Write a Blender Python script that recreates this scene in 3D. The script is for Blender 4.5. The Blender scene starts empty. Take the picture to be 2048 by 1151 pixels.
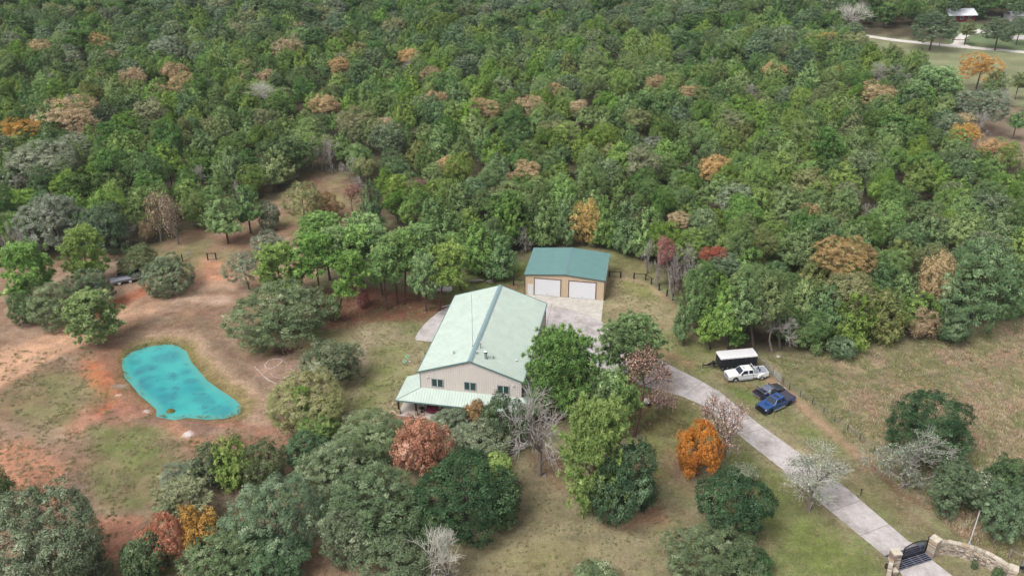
import bpy, bmesh, math, random
import numpy as np
from mathutils import Vector, Matrix
random.seed(7)
RNG = np.random.default_rng(11)
C = bpy.context.scene.collection
SC = bpy.context.scene
PI = math.pi
R_ = math.radians

# ------------------------------------------------------------------ camera
FPX, CX, CY = 1773.0, 1024.0, 575.5          # focal length and centre in the 2048 px frame
PITCH, CAMH = R_(28.1187), 77.0
cd = bpy.data.cameras.new('camera'); cam = bpy.data.objects.new('camera', cd); C.objects.link(cam)
cam.location = (0, 0, CAMH); cam.rotation_euler = (PI/2-PITCH, 0, 0)
cd.sensor_width = 36; cd.lens = FPX/2048*36; cd.clip_start = 1; cd.clip_end = 4000
SC.camera = cam
# ------------------------------------------------------------------ light (overcast day)
SUN_EL, SUN_AZ = R_(55), R_(-132)            # azimuth from +Y (away from the camera), clockwise
w = bpy.data.worlds.new('World'); SC.world = w; w.use_nodes = True
nt = w.node_tree; nt.nodes.clear()
sky = nt.nodes.new('ShaderNodeTexSky'); sky.sky_type = 'NISHITA'; sky.sun_disc = False
sky.sun_elevation = SUN_EL; sky.sun_rotation = SUN_AZ
sky.air_density = 1.0; sky.dust_density = 4.0; sky.ozone_density = 1.0
hs = nt.nodes.new('ShaderNodeHueSaturation'); hs.inputs['Saturation'].default_value = 0.12
bg = nt.nodes.new('ShaderNodeBackground'); bg.inputs['Strength'].default_value = 0.13
ow = nt.nodes.new('ShaderNodeOutputWorld')
nt.links.new(sky.outputs[0], hs.inputs['Color']); nt.links.new(hs.outputs[0], bg.inputs['Color']); nt.links.new(bg.outputs[0], ow.inputs['Surface'])
sl = bpy.data.lights.new('sun', 'SUN'); sun = bpy.data.objects.new('sun', sl); C.objects.link(sun)
sl.energy = 1.9; sl.angle = R_(30); sl.color = (1.0, 0.985, 0.955)
sdir = Vector((math.sin(SUN_AZ)*math.cos(SUN_EL), math.cos(SUN_AZ)*math.cos(SUN_EL), math.sin(SUN_EL)))
sun.rotation_euler = (-sdir).to_track_quat('-Z', 'Y').to_euler(); sun.location = (0, 0, 150)
SC.view_settings.view_transform = 'Standard'; SC.view_settings.look = 'None'
SC.view_settings.exposure = 0.75; SC.view_settings.gamma = 1.0

# ------------------------------------------------------------------ survey helpers
cp_, sp_ = math.cos(PITCH), math.sin(PITCH)
FW = np.array([0, cp_, -sp_]); UP = np.array([0, sp_, cp_]); RT = np.array([1., 0, 0]); EYE = np.array([0, 0, CAMH])
def ray(px, py): return RT*(px-CX)+UP*(CY-py)+FW*FPX
def G(px, py, z=0.0):                                     # surveyed map position of a spot in the photo at height z
    d = ray(px, py); t = (z-CAMH)/d[2]; return EYE+d*t
def GP(pts, z=0.0): return [tuple(G(x, y, z)[:2]) for x, y in pts]
def depth(P): return float((np.asarray(P)-EYE) @ FW)

# ------------------------------------------------------------------ materials
def s2l(c): return tuple((v/255/12.92 if v <= 10 else ((v/255+0.055)/1.055)**2.4) for v in c)
KA = 0.62
def alb(r, g, b, k=KA): return tuple(min(.9, v*k) for v in s2l((r, g, b)))
MATS = {}
def mat(name, col, rough=0.8, metal=0.0, noise=0.0, nscale=3.0, bump=0.0, spec=0.3, col2=None, coat=0):
    if name in MATS: return MATS[name]
    m = bpy.data.materials.new(name); m.use_nodes = True; t = m.node_tree
    p = t.nodes['Principled BSDF']
    p.inputs['Base Color'].default_value = (*col, 1); p.inputs['Roughness'].default_value = rough
    p.inputs['Metallic'].default_value = metal; p.inputs['Specular IOR Level'].default_value = spec
    if coat: p.inputs['Coat Weight'].default_value = coat; p.inputs['Coat Roughness'].default_value = 0.08
    if noise or bump or col2:
        tc = t.nodes.new('ShaderNodeTexCoord'); n = t.nodes.new('ShaderNodeTexNoise')
        n.inputs['Scale'].default_value = nscale; n.inputs['Detail'].default_value = 6; n.inputs['Roughness'].default_value = 0.65
        t.links.new(tc.outputs['Object'], n.inputs['Vector'])
        if noise or col2:
            mr = t.nodes.new('ShaderNodeMapRange'); mr.inputs[1].default_value = .3; mr.inputs[2].default_value = .7
            t.links.new(n.outputs['Fac'], mr.inputs[0])
            mx = t.nodes.new('ShaderNodeMix'); mx.data_type = 'RGBA'
            c2 = col2 or tuple(v*(1-noise) for v in col); c1 = col if col2 else tuple(min(1, v*(1+noise)) for v in col)
            mx.inputs[6].default_value = (*c2, 1); mx.inputs[7].default_value = (*c1, 1)
            t.links.new(mr.outputs[0], mx.inputs[0]); t.links.new(mx.outputs[2], p.inputs['Base Color'])
        if bump:
            b = t.nodes.new('ShaderNodeBump'); b.inputs['Strength'].default_value = bump; b.inputs['Distance'].default_value = .05
            t.links.new(n.outputs['Fac'], b.inputs['Height']); t.links.new(b.outputs[0], p.inputs['Normal'])
    MATS[name] = m; return m
def leafmat(name, a, b, c=None, var=0.16, hue=0.018, trans=0.12):
    """two leaf colours mixed by the 'tone' of each leaf, a shift per tree"""
    if name in MATS: return MATS[name]
    m = bpy.data.materials.new(name); m.use_nodes = True; t = m.node_tree; t.nodes.clear()
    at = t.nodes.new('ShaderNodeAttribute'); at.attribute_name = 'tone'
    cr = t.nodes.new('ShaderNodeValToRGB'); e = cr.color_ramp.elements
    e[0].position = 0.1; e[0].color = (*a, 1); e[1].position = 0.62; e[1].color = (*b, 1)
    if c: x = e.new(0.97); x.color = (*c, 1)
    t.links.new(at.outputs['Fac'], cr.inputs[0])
    oi = t.nodes.new('ShaderNodeObjectInfo'); hv = t.nodes.new('ShaderNodeHueSaturation')
    m1 = t.nodes.new('ShaderNodeMapRange'); m1.inputs[3].default_value = .5-hue; m1.inputs[4].default_value = .5+hue
    m2 = t.nodes.new('ShaderNodeMath'); m2.operation = 'MULTIPLY'; m2.inputs[1].default_value = 7.31
    m3 = t.nodes.new('ShaderNodeMath'); m3.operation = 'FRACT'
    m4 = t.nodes.new('ShaderNodeMapRange'); m4.inputs[3].default_value = 1-var; m4.inputs[4].default_value = 1+var
    m5 = t.nodes.new('ShaderNodeMath'); m5.operation = 'MULTIPLY'; m5.inputs[1].default_value = 23.7
    m6 = t.nodes.new('ShaderNodeMath'); m6.operation = 'FRACT'
    m7 = t.nodes.new('ShaderNodeMapRange'); m7.inputs[3].default_value = .78; m7.inputs[4].default_value = 1.08
    L = t.links.new
    L(oi.outputs['Random'], m1.inputs[0]); L(m1.outputs[0], hv.inputs['Hue'])
    L(oi.outputs['Random'], m2.inputs[0]); L(m2.outputs[0], m3.inputs[0]); L(m3.outputs[0], m4.inputs[0]); L(m4.outputs[0], hv.inputs['Value'])
    L(oi.outputs['Random'], m5.inputs[0]); L(m5.outputs[0], m6.inputs[0]); L(m6.outputs[0], m7.inputs[0]); L(m7.outputs[0], hv.inputs['Saturation'])
    L(cr.outputs[0], hv.inputs['Color'])
    d = t.nodes.new('ShaderNodeBsdfDiffuse'); tr = t.nodes.new('ShaderNodeBsdfTranslucent'); ms = t.nodes.new('ShaderNodeMixShader')
    ms.inputs[0].default_value = trans; o = t.nodes.new('ShaderNodeOutputMaterial')
    L(hv.outputs[0], d.inputs[0]); L(hv.outputs[0], tr.inputs[0]); L(d.outputs[0], ms.inputs[1]); L(tr.outputs[0], ms.inputs[2]); L(ms.outputs[0], o.inputs[0])
    MATS[name] = m; return m

# ------------------------------------------------------------------ mesh helpers
def npmesh(name, V, faces, tone=None, smooth=False):
    """faces: list of (n,k) int arrays"""
    me = bpy.data.meshes.new(name); V = np.asarray(V, dtype=np.float32)
    faces = [np.asarray(f, dtype=np.int32) for f in faces if len(f)]
    me.vertices.add(len(V)); me.vertices.foreach_set('co', V.ravel())
    li = np.concatenate([f.ravel() for f in faces]); cnt = np.concatenate([np.full(len(f), f.shape[1], np.int32) for f in faces])
    me.loops.add(len(li)); me.loops.foreach_set('vertex_index', li)
    me.polygons.add(len(cnt)); st = np.concatenate([[0], np.cumsum(cnt)[:-1]]).astype(np.int32)
    me.polygons.foreach_set('loop_start', st); me.polygons.foreach_set('loop_total', cnt)
    if smooth: me.polygons.foreach_set('use_smooth', np.ones(len(cnt), bool))
    if tone is not None:
        a = me.attributes.new('tone', 'FLOAT', 'FACE'); a.data.foreach_set('value', np.asarray(tone, np.float32))
    me.update(calc_edges=True); return me
def link(name, me, m=None, parent=None):
    o = bpy.data.objects.new(name, me); C.objects.link(o)
    if m is not None and not me.materials: me.materials.append(m)
    if parent is not None: o.parent = parent
    return o
def tag(o, label=None, cat=None, group=None, kind=None):
    if label: o['label'] = label
    if cat: o['category'] = cat
    if group: o['group'] = group
    if kind: o['kind'] = kind
    return o
def thing(name, label, cat, loc=(0, 0, 0), rz=0.0, group=None):
    o = bpy.data.objects.new(name, None); C.objects.link(o); o.empty_display_size = .3
    o.location = loc; o.rotation_euler = (0, 0, rz); return tag(o, label, cat, group)

class B:
    """collects boxes, prisms, tubes and sheets and links them as ONE mesh"""
    def __init__(s): s.V = []; s.F = []; s.T = []
    def add(s, V, F, tone=0.5):
        n = len(s.V); s.V += [tuple(v) for v in V]; s.F += [tuple(i+n for i in f) for f in F]; s.T += [tone]*len(F); return s
    def box(s, x0, x1, y0, y1, z0, z1, tone=.5, M=None):
        V = [Vector((x, y, z)) for x in (x0, x1) for y in (y0, y1) for z in (z0, z1)]
        if M is not None: V = [M @ v for v in V]
        return s.add(V, [(0, 1, 3, 2), (4, 6, 7, 5), (0, 4, 5, 1), (2, 3, 7, 6), (0, 2, 6, 4), (1, 5, 7, 3)], tone)
    def quad(s, a, b, c, d, tone=.5): return s.add([a, b, c, d], [(0, 1, 2, 3)], tone)
    def slab(s, a, b, c, d, th, tone=.5):
        a, b, c, d = map(Vector, (a, b, c, d)); n = (b-a).cross(d-a).normalized()*th
        return s.add([a, b, c, d, a-n, b-n, c-n, d-n], [(0, 1, 2, 3), (7, 6, 5, 4), (0, 4, 5, 1), (1, 5, 6, 2), (2, 6, 7, 3), (3, 7, 4, 0)], tone)
    def prism(s, prof, y0, y1, tone=.5, y0b=None):
        """profile of (x,z), extruded from y0 to y1"""
        n = len(prof); V = [(x, y0, z) for x, z in prof]+[(x, y1, z) for x, z in prof]
        F = [tuple(range(n)), tuple(range(2*n-1, n-1, -1))]+[(i, i+n, (i+1) % n+n, (i+1) % n) for i in range(n)]
        return s.add(V, F, tone)
    def loft(s, loops, cap=True):
        n = len(loops[0]); V = [v for l in loops for v in l]; F = []
        for k in range(len(loops)-1):
            for i in range(n): F.append((k*n+i, k*n+(i+1) % n, (k+1)*n+(i+1) % n, (k+1)*n+i))
        if cap: F += [tuple(range(n-1, -1, -1)), tuple(range((len(loops)-1)*n, len(loops)*n))]
        return s.add(V, F)
    def tube(s, a, b, r0, r1=None, k=8, tone=.5):
        a, b = Vector(a), Vector(b); r1 = r0 if r1 is None else r1; d = (b-a).normalized()
        u = d.orthogonal().normalized(); v = d.cross(u); V = []
        for p, r in ((a, r0), (b, r1)):
            for i in range(k): t = 2*PI*i/k; V.append(p+u*(math.cos(t)*r)+v*(math.sin(t)*r))
        return s.add(V, [(i, (i+1) % k, (i+1) % k+k, i+k) for i in range(k)]+[tuple(range(k-1, -1, -1)), tuple(range(k, 2*k))], tone)
    def pipe(s, pts, r, k=6):
        for a, b in zip(pts, pts[1:]): s.tube(a, b, r, k=k)
        return s
    def build(s, name, m, parent=None, loc=None, rz=None, bevel=0.0, smooth=False):
        me = bpy.data.meshes.new(name); me.from_pydata([tuple(v) for v in s.V], [], s.F); me.update()
        a = me.attributes.new('tone', 'FLOAT', 'FACE'); a.data.foreach_set('value', np.asarray(s.T, np.float32))
        bm = bmesh.new(); bm.from_mesh(me); bmesh.ops.recalc_face_normals(bm, faces=bm.faces); bm.to_mesh(me); bm.free()
        if smooth:
            for p in me.polygons: p.use_smooth = True
        o = link(name, me, m, parent)
        if loc is not None: o.location = loc
        if rz is not None: o.rotation_euler[2] = rz
        if bevel:
            md = o.modifiers.new('bevel', 'BEVEL'); md.width = bevel; md.segments = 2; md.limit_method = 'ANGLE'; md.angle_limit = R_(35)
        return o
def polysheet(name, poly, z, th, m, parent=None):
    bm = bmesh.new(); vs = [bm.verts.new((x, y, z)) for x, y in poly]; f = bm.faces.new(vs); f.normal_update()
    if f.normal.z < 0: f.normal_flip()
    if th:
        r = bmesh.ops.extrude_face_region(bm, geom=[f]); 
        for v in r['geom']:
            if isinstance(v, bmesh.types.BMVert): v.co.z = z
        for v in vs: v.co.z = z-th
    bmesh.ops.triangulate(bm, faces=bm.faces[:]); bmesh.ops.recalc_face_normals(bm, faces=bm.faces)
    me = bpy.data.meshes.new(name); bm.to_mesh(me); bm.free(); return link(name, me, m, parent)

# ------------------------------------------------------------------ noise
def vnoise(x, y, seed):
    xi = np.floor(x).astype(np.int64); yi = np.floor(y).astype(np.int64); xf = x-xi; yf = y-yi
    u = xf*xf*(3-2*xf); v = yf*yf*(3-2*yf)
    def h(a, b):
        n = (a*374761393+b*668265263+seed*982451653) & 0xffffffff
        n = ((n ^ (n >> 13))*1274126177) & 0xffffffff
        return ((n ^ (n >> 16)) & 0xffff)/65535.0
    return (h(xi, yi)*(1-u)+h(xi+1, yi)*u)*(1-v)+(h(xi, yi+1)*(1-u)+h(xi+1, yi+1)*u)*v
def fbm(x, y, scale, octv=4, seed=1, gain=.55):
    s = np.zeros_like(x); a = 1.0; tot = 0; f = 1/scale
    for o in range(octv): s += a*vnoise(x*f+o*17.3, y*f-o*9.1, seed+o*7); tot += a; a *= gain; f *= 2.03
    return s/tot
def sst(a, b, x): t = np.clip((x-a)/(b-a), 0, 1); return t*t*(3-2*t)
def seg_dist(x, y, a, b):
    ax, ay = a; bx, by = b; dx, dy = bx-ax, by-ay; t = np.clip(((x-ax)*dx+(y-ay)*dy)/(dx*dx+dy*dy+1e-9), 0, 1)
    return np.hypot(x-ax-t*dx, y-ay-t*dy)
def sdf(x, y, poly):                                          # negative inside
    d = np.full(x.shape, 1e9); ins = np.zeros(x.shape, bool); n = len(poly)
    for i in range(n):
        a, b = poly[i], poly[(i+1) % n]; d = np.minimum(d, seg_dist(x, y, a, b))
        c = ((a[1] > y) != (b[1] > y)) & (x < (b[0]-a[0])*(y-a[1])/((b[1]-a[1]) or 1e-9)+a[0]); ins ^= c
    return np.where(ins, -d, d)
def inpoly(x, y, poly): return sdf(np.array([x], float), np.array([y], float), poly)[0] < 0

# ------------------------------------------------------------------ outlines on the ground (photo spots -> map)
POND = GP([(248.5,725.8),(251,714),(267.6,701),(298,691.4),(332.6,687.6),(351.7,690.7),(367,701),(376.6,722),(390,737.3),(409,760),(436,779.4),(462.6,796.6),(475,808),(474,821.4),(451,829.8),(413,832),(374.7,828),(350,833),(318,827),(318,813.8),(305.8,802.3),(283,783),(267.6,764),(254,748.8)])
FOREST = GP([(-500,540),(-150,520),(0,514),(60,517),(150,512),(230,505),(300,494),(345,488),(400,470),(440,446),(475,425),(560,398),(600,368),(635,345),(680,343),(705,372),(735,405),(765,440),(800,462),(845,490),(880,522),(940,538),(1000,532),(1045,512),(1062,484),(1150,478),(1235,496),(1290,522),(1335,562),(1368,604),(1392,655),(1432,684),(1500,700),(1560,708),(1640,708),(1720,698),(1800,680),(1900,660),(2048,640),(2400,600)])+[(560,300),(480,760),(-480,760),(-480,300)]
MEADOW_FAR = GP([(1690,66),(1790,74),(1900,88),(2048,96),(2500,110),(2500,225),(2048,215),(2020,205),(1940,195),(1890,170),(1790,122),(1740,95)])
YARD_FAR = GP([(1895,90),(2048,104),(2500,118),(2500,60),(2048,48),(1960,48),(1915,40),(1905,60)])
CLEAR_FAR = GP([(1690,60),(2500,60),(2500,250),(2048,235),(2000,240),(1940,222),(1890,200),(1850,185),(1790,150),(1720,112)]); CLEAR_RIGHT = GP([(1880,232),(2500,222),(2500,390),(2048,368),(1985,362),(1925,335)])
BARE_RIGHT = GP([(1890,232),(1960,222),(2048,222),(2400,225),(2400,330),(2048,325),(1985,318),(1930,290)])

def axis(lo, f0, f1, hi, fs, cs):
    fine = np.arange(f0, f1, fs); up = []; v = f1; s = fs
    while v < hi: up.append(v); s = min(cs*(1+max(0, v-f1)/120), s*1.25); v += s
    dn = []; v = f0; s = fs
    while v > lo: s = min(cs*(1+max(0, f0-v)/120), s*1.25); v -= s; dn.append(v)
    return np.concatenate([dn[::-1], fine, up])
GX = axis(-900, -98, 108, 900, .4, 2.6); GY = axis(-120, 64, 205, 1500, .4, 2.2)
X, Y = np.meshgrid(GX, GY); X = X.ravel(); Y = Y.ravel()
col = np.zeros((len(X), 3)); wn = {}
def nz(scale, seed, octv=4):
    k = (scale, seed, octv)
    if k not in wn: wn[k] = fbm(X, Y, scale, octv, seed)
    return wn[k]
def lay(m, c): col[:] = col*(1-m[:, None])+np.array(c)*m[:, None]
def paint(poly, c, soft=1.5, amp=2.0, ns=6, st=1.0, br=0.0, seed=3, px=True):
    p = GP(poly) if px else poly; xs = [a for a, _ in p]; ys = [b for _, b in p]; mg = soft+amp+1
    k = (X > min(xs)-mg) & (X < max(xs)+mg) & (Y > min(ys)-mg) & (Y < max(ys)+mg); m = np.zeros(len(X))
    d = sdf(X[k], Y[k], p)+(nz(ns, seed)[k]-.5)*2*amp; m[k] = (1-sst(-soft, soft, d))*st
    if br: m[k] *= 1-br*sst(.42, .6, nz(2.2, seed+40)[k])
    lay(m, c)
def stroke(pts, wd, c, soft=.8, amp=.8, ns=4, st=1.0, br=0.0, seed=5):
    p = GP(pts); d = np.full(len(X), 1e9)
    for a, b in zip(p, p[1:]): d = np.minimum(d, seg_dist(X, Y, a, b))
    m = (1-sst(-soft, soft, d-wd/2+(nz(ns, seed)-.5)*2*amp))*st
    if br: m *= 1-br*sst(.42, .6, nz(2.2, seed+40))
    lay(m, c)
def blotch(c, scale, seed, lo, hi, st=1.0, within=None):
    m = sst(lo, hi, nz(scale, seed))*st
    if within is not None: m = m*within
    lay(m, c)
DRY = alb(158,140,112); GRN = alb(120,130,70); LUSH = alb(116,132,62); CLAY = alb(198,132,98); PATH = alb(212,160,124); PINK = alb(150,116,92); NEED = alb(134,84,64)
DARK = alb(112,90,74); OLIV = alb(134,128,80); PURP = alb(142,118,106); TANP = alb(176,146,118)
lay(np.ones(len(X)), alb(138,134,94))
blotch(GRN, 14, 2, .4, .58, .8); blotch(DRY, 5, 8, .52, .66, .5); blotch(alb(138,120,92), 2.2, 9, .48, .62, .6)
# forest floor
paint(FOREST, alb(84,76,56), 3, 3, 8, px=False); 
# left clearing below the wood and open field
paint([(-200,520),(0,520),(150,515),(300,495),(450,440),(560,400),(640,345),(700,360),(780,450),(700,500),(560,560),(480,640),(560,760),(600,860),(540,960),(330,960),(240,1151),(-200,1200)], PINK, 3, 3, 9)
lw_ = sst(-20, -32, X)*sst(0, 4, sdf(X, Y, FOREST)); blotch(alb(140,112,94), 9, 21, .5, .62, .5, lw_); blotch(alb(168,142,118), 4, 22, .5, .64, .7, lw_)
paint([(280,500),(420,470),(470,480),(560,430),(620,380),(680,350),(720,420),(640,470),(520,480),(470,530),(420,540),(380,545),(300,530)], OLIV, 3, 4, 6, .8, .5)
paint([(430,470),(520,470),(600,440),(560,480),(480,500),(430,500)], alb(164,122,98), 2, 3, 5, .8, .3)
paint([(200,510),(250,520),(250,560),(215,600),(190,560)], alb(166,138,116), 2, 2, 5, .9)
paint([(0,640),(90,640),(130,670),(60,730),(0,750)], alb(164,130,106), 3, 3, 5, .9, .4)
# orange dirt road from the left edge round to the clearing
stroke([(-60,775),(0,738),(60,706),(120,678),(190,640),(240,605),(290,580),(350,566),(430,561),(520,560),(600,552)], 6.4, alb(190,150,120), 1.5, 1.2, 5, .9)
stroke([(-60,760),(0,728),(60,698),(120,672),(180,640)], 3.6, alb(218,170,132), 1.2, 1.0, 4, .95, .25)
stroke([(200,628),(245,600),(300,576)], 3.2, alb(194,122,86), .8, .7, 4, 1)
stroke([(380,560),(450,553),(520,553)], 2.2, PATH, .8, .7, 3, .95, .3)
paint([(405,515),(450,520),(470,550),(420,562),(390,550)], alb(196,132,98), 1.5, 1.5, 4, .8, .3)
stroke([(290,640),(350,620),(430,600),(500,590)], 3.5, alb(176,146,122), 1.5, 1.4, 4, .6, .6)
stroke([(230,640),(300,612),(380,592),(450,600)], 2.6, alb(198,166,140), 1, 1.3, 3, .8, .5, 71)
stroke([(320,690),(370,672),(410,690),(450,740)], 2.0, alb(190,160,134), 1, 1.0, 3, .7, .5, 72)
stroke([(215,670),(290,640),(380,640),(430,665)], 3.5, alb(122,102,76), 1.4, 1.2, 4, .6, .4)
paint([(-60,740),(0,700),(120,652),(210,634),(300,596),(335,606),(320,622),(235,664),(130,704),(40,752),(-60,800)], alb(198,152,118), 1.4, 2.0, 4, .8, .3, seed=73)
stroke([(-60,770),(0,742),(70,704),(140,672),(210,640),(270,606)], 1.1, alb(216,164,126), .6, .5, 3, .9, .2, 74); stroke([(-60,800),(0,768),(80,726),(150,690),(215,658)], 1.0, alb(210,160,124), .6, .5, 3, .8, .3, 75)
stroke([(300,590),(380,574),(450,572),(520,585),(560,600)], 1.0, alb(196,156,128), .6, .6, 3, .8, .4, 76)
# bank ring round the pond
stroke([(240,690),(300,668),(370,668),(412,690),(440,725),(480,765),(520,800),(530,830),(500,855),(450,868)], 3.6, alb(182,150,122), 1.2, .9, 4, .9, .25)
stroke([(400,640),(440,690),(470,730),(515,760),(555,790),(570,830)], 3.0, alb(128,108,86), 1.3, 1.0, 4, .7, .3)
dp = sdf(X, Y, POND)
lay((1-sst(1.6, 3.4, dp+(nz(3, 31)-.5)*2.2))*.95, alb(140,122,78)); lay((1-sst(.5, 1.7, dp+(nz(2, 33)-.5)*1.6))*.8, alb(112,106,52))
# seep, clay and purple mud south-west of the pond
paint([(150,700),(235,690),(245,760),(290,800),(330,835),(470,840),(540,860),(520,890),(400,890),(360,880),(270,850),(200,850),(140,830),(180,790),(150,740)], alb(158,110,86), 1.6, 1.6, 4, .95, .2)
paint([(165,715),(205,720),(225,760),(245,800),(300,830),(250,845),(190,835),(205,790),(165,750)], alb(184,106,62), 1.2, 1.6, 3, .95, .25)
paint([(235,800),(330,838),(440,850),(500,870),(420,885),(300,850),(200,840)], PURP, 1.4, 1.5, 3, .7, .4)
stroke([(335,848),(375,876),(420,905)], 2.0, alb(178,128,96), .8, .7, 3, .8)
paint([(115,855),(165,815),(195,835),(170,870),(125,885)], alb(204,142,114), 1.0, 1.2, 3, .95, .1)
for px, py, r in ((237,792,.4),(378,869,.7),(290,822,.35),(240,773,.9)):
    g = G(px, py); lay((1-sst(r*.6, r*1.1, np.hypot((X-g[0])*.8, Y-g[1])+(nz(1.2, 12)-.5)*.9)), alb(214,200,196) if r != .9 else alb(150,130,116))
# green patches of the lower left field
paint([(40,770),(120,740),(205,790),(170,815),(110,870),(60,880),(10,830)], alb(126,124,78), 2.5, 2.6, 5, .9, .4)
paint([(180,855),(280,850),(360,890),(380,930),(330,970),(290,1030),(200,1030),(160,960)], alb(120,122,72), 2.2, 2.4, 5, .95, .35)
paint([(200,860),(300,866),(330,900),(260,930),(200,900)], alb(112,124,60), 1.5, 2, 4, .7, .4)
paint([(-60,880),(60,885),(150,940),(130,1000),(0,1000),(-60,985)], alb(190,130,98), 1.8, 2, 5, .95)
paint([(-60,830),(90,850),(160,880),(60,885),(-60,880)], alb(164,134,112), 1.5, 2, 4, .7, .3)
paint([(165,1035),(290,1035),(265,1090),(210,1151),(150,1100)], alb(190,132,102), 1.2, 1.4, 4, 1)
paint([(140,950),(175,960),(190,1030),(150,1040)], alb(134,112,98), 1.5, 1.5, 4, .8)
# yard left of the house
paint([(640,640),(760,640),(835,680),(840,740),(790,790),(790,850),(700,850),(690,760),(720,700)], alb(152,140,104), 2, 2, 5, .9)
paint([(735,700),(800,680),(815,740),(760,840),(700,850),(715,760)], alb(128,134,72), 1.5, 2.6, 4, .85, .45)
stroke([(735,665),(722,720),(712,780)], 1.6, alb(170,148,126), 1, 1, 4, .7, .3)
stroke([(500,690),(560,700),(640,690),(700,660)], 4.5, alb(140,122,84), 1.5, 1.5, 4, .7, .3)
paint([(505,735),(560,715),(610,728),(600,770),(555,780)], alb(166,132,112), 1.5, 1.5, 4, .9)
for px, py, r in ((566,702,1.9),(595,694,.9),(520,703,.5)):
    g = G(px, py); lay((1-sst(r*.4, r, np.hypot((X-g[0])*.65, Y-g[1])+(nz(1.2, 14)-.5)*1.8))*.95, alb(74,48,42))
# pine-needle litter under the row of pines
paint([(640,580),(720,570),(860,590),(905,595),(880,622),(850,640),(760,640),(700,655),(650,660),(640,620)], NEED, 1.4, 1.3, 4, .95, .12)
paint([(880,560),(940,535),(1048,530),(1052,585),(1000,582),(920,592)], alb(112,128,58), 1.6, 1.4, 4, .9, .25)
paint([(1000,568),(1048,566),(1050,588),(1010,588)], alb(128,100,76), 1.2, 1, 4, .8)
# lawn right of the garage
paint([(1207,545),(1270,555),(1330,592),(1380,660),(1470,700),(1330,728),(1210,650)], alb(156,142,104), 1.5, 1.4, 5, .95)
paint([(1240,556),(1300,568),(1345,610),(1300,600),(1250,590)], alb(130,134,66), 1.5, 1.5, 4, .8, .3)
paint([(1280,660),(1370,660),(1450,705),(1420,760),(1340,720)], alb(122,128,66), 2, 1.8, 4, .85, .3)
paint([(1225,500),(1290,522),(1330,560),(1310,570),(1280,553),(1222,545)], alb(126,120,72), 1.4, 1.4, 3, .9, .3)
stroke([(1222,556),(1265,558),(1300,572),(1340,604),(1362,622)], .9, alb(170,140,112), .6, .5, 3, .8)
stroke([(1320,702),(1345,712),(1380,728)], 2.0, alb(150,116,88), 1, 1, 3, .7)
# parking verge and fence line
paint([(1420,720),(1500,740),(1540,775),(1600,830),(1700,900),(1640,900),(1530,830),(1450,780)], alb(116,128,62), 1.5, 1.6, 5, .85, .3)
paint([(1430,745),(1520,768),(1540,785),(1500,782),(1450,772)], alb(140,108,84), 1.0, .8, 3, .6, .3)
paint([(1455,772),(1500,780),(1510,800),(1470,800)], alb(110,134,48), 1.2, 1, 3, .8, .2)
stroke([(1542,762),(1580,787),(1626,830),(1690,880),(1745,935)], 1.9, alb(178,140,112), .9, .6, 3, .9, .15)
paint([(1540,860),(1580,870),(1640,930),(1680,960),(1640,950),(1580,905)], alb(168,150,108), 1.5, 1.2, 3, .6, .4)
paint([(1690,930),(1790,1000),(1900,1080),(1860,1075),(1760,1010),(1680,950)], alb(126,112,76), 2, 2, 5, .8, .3)
stroke([(1740,930),(1800,985),(1880,1030),(1960,1085),(2040,1140)], 1.2, alb(124,84,66), .8, .6, 3, .9, .15)
# meadow on the right
MDW = [(1530,710),(1640,710),(1720,700),(1800,682),(2048,645),(2300,600),(2300,1151),(2048,1151),(1900,1060),(1750,930),(1630,820),(1560,765)]
mm = 1-sst(-1.5, 1.5, sdf(X, Y, GP(MDW))+(nz(4, 3)-.5)*2)
lay(mm*.95, alb(134,124,88)); blotch(alb(142,122,90), 6, 51, .47, .6, .75, mm); blotch(alb(124,126,76), 8, 52, .54, .66, .7, mm); blotch(alb(166,146,112), 3, 53, .52, .64, .6, mm)
paint([(1740,745),(1790,732),(1850,735),(1870,755),(1800,762)], alb(112,104,56), 1.4, 1.2, 3, .8, .2)
paint([(1890,720),(1960,705),(2060,690),(2060,715),(1980,725),(1990,755),(1930,745)], alb(116,104,56), 1.4, 1.4, 3, .8, .2)
stroke([(1640,726),(1760,725),(1860,708),(1960,690),(2060,684)], 1.6, alb(176,146,118), .9, .8, 3, .6, .3)
paint([(1780,770),(1860,768),(1960,790),(1900,800),(1800,800)], alb(166,122,94), 1.6, 1.8, 3, .7, .3)
paint([(1540,705),(1600,712),(1640,740),(1700,830),(1640,820),(1570,760)], alb(118,120,74), 1.6, 1.6, 4, .7, .3)
# front lawn between the trees and the drive
paint([(1010,940),(1120,930),(1200,1040),(1330,1010),(1390,1020),(1340,1151),(900,1200),(560,1200),(620,1060),(900,1060)], alb(146,132,98), 2.5, 2.5, 7, .7, .3)
paint([(1000,1110),(1100,1085),(1180,1100),(1100,1151),(980,1151)], alb(142,134,84), 2, 2.4, 4, .7, .4)
paint([(1270,800),(1340,785),(1420,830),(1440,880),(1340,900),(1330,950),(1280,950)], alb(124,126,62), 2, 2, 5, .9, .3)
paint([(1480,880),(1560,950),(1700,1080),(1770,1130),(1790,1200),(1500,1200),(1540,1080),(1480,950),(1440,930)], alb(112,122,62), 2, 2.2, 5, .95, .15)
paint([(1560,1050),(1640,1040),(1720,1110),(1650,1140),(1580,1100)], alb(116,128,56), 1.5, 1.6, 4, .7, .3)
paint([(1340,890),(1400,930),(1400,1000),(1330,960),(1320,920)], alb(158,118,88), 2, 2, 4, .7, .3)
paint([(1250,1010),(1310,1010),(1330,1040),(1260,1060),(1200,1050)], alb(180,128,100), 1.2, 1.4, 3, .8, .2)
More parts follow.
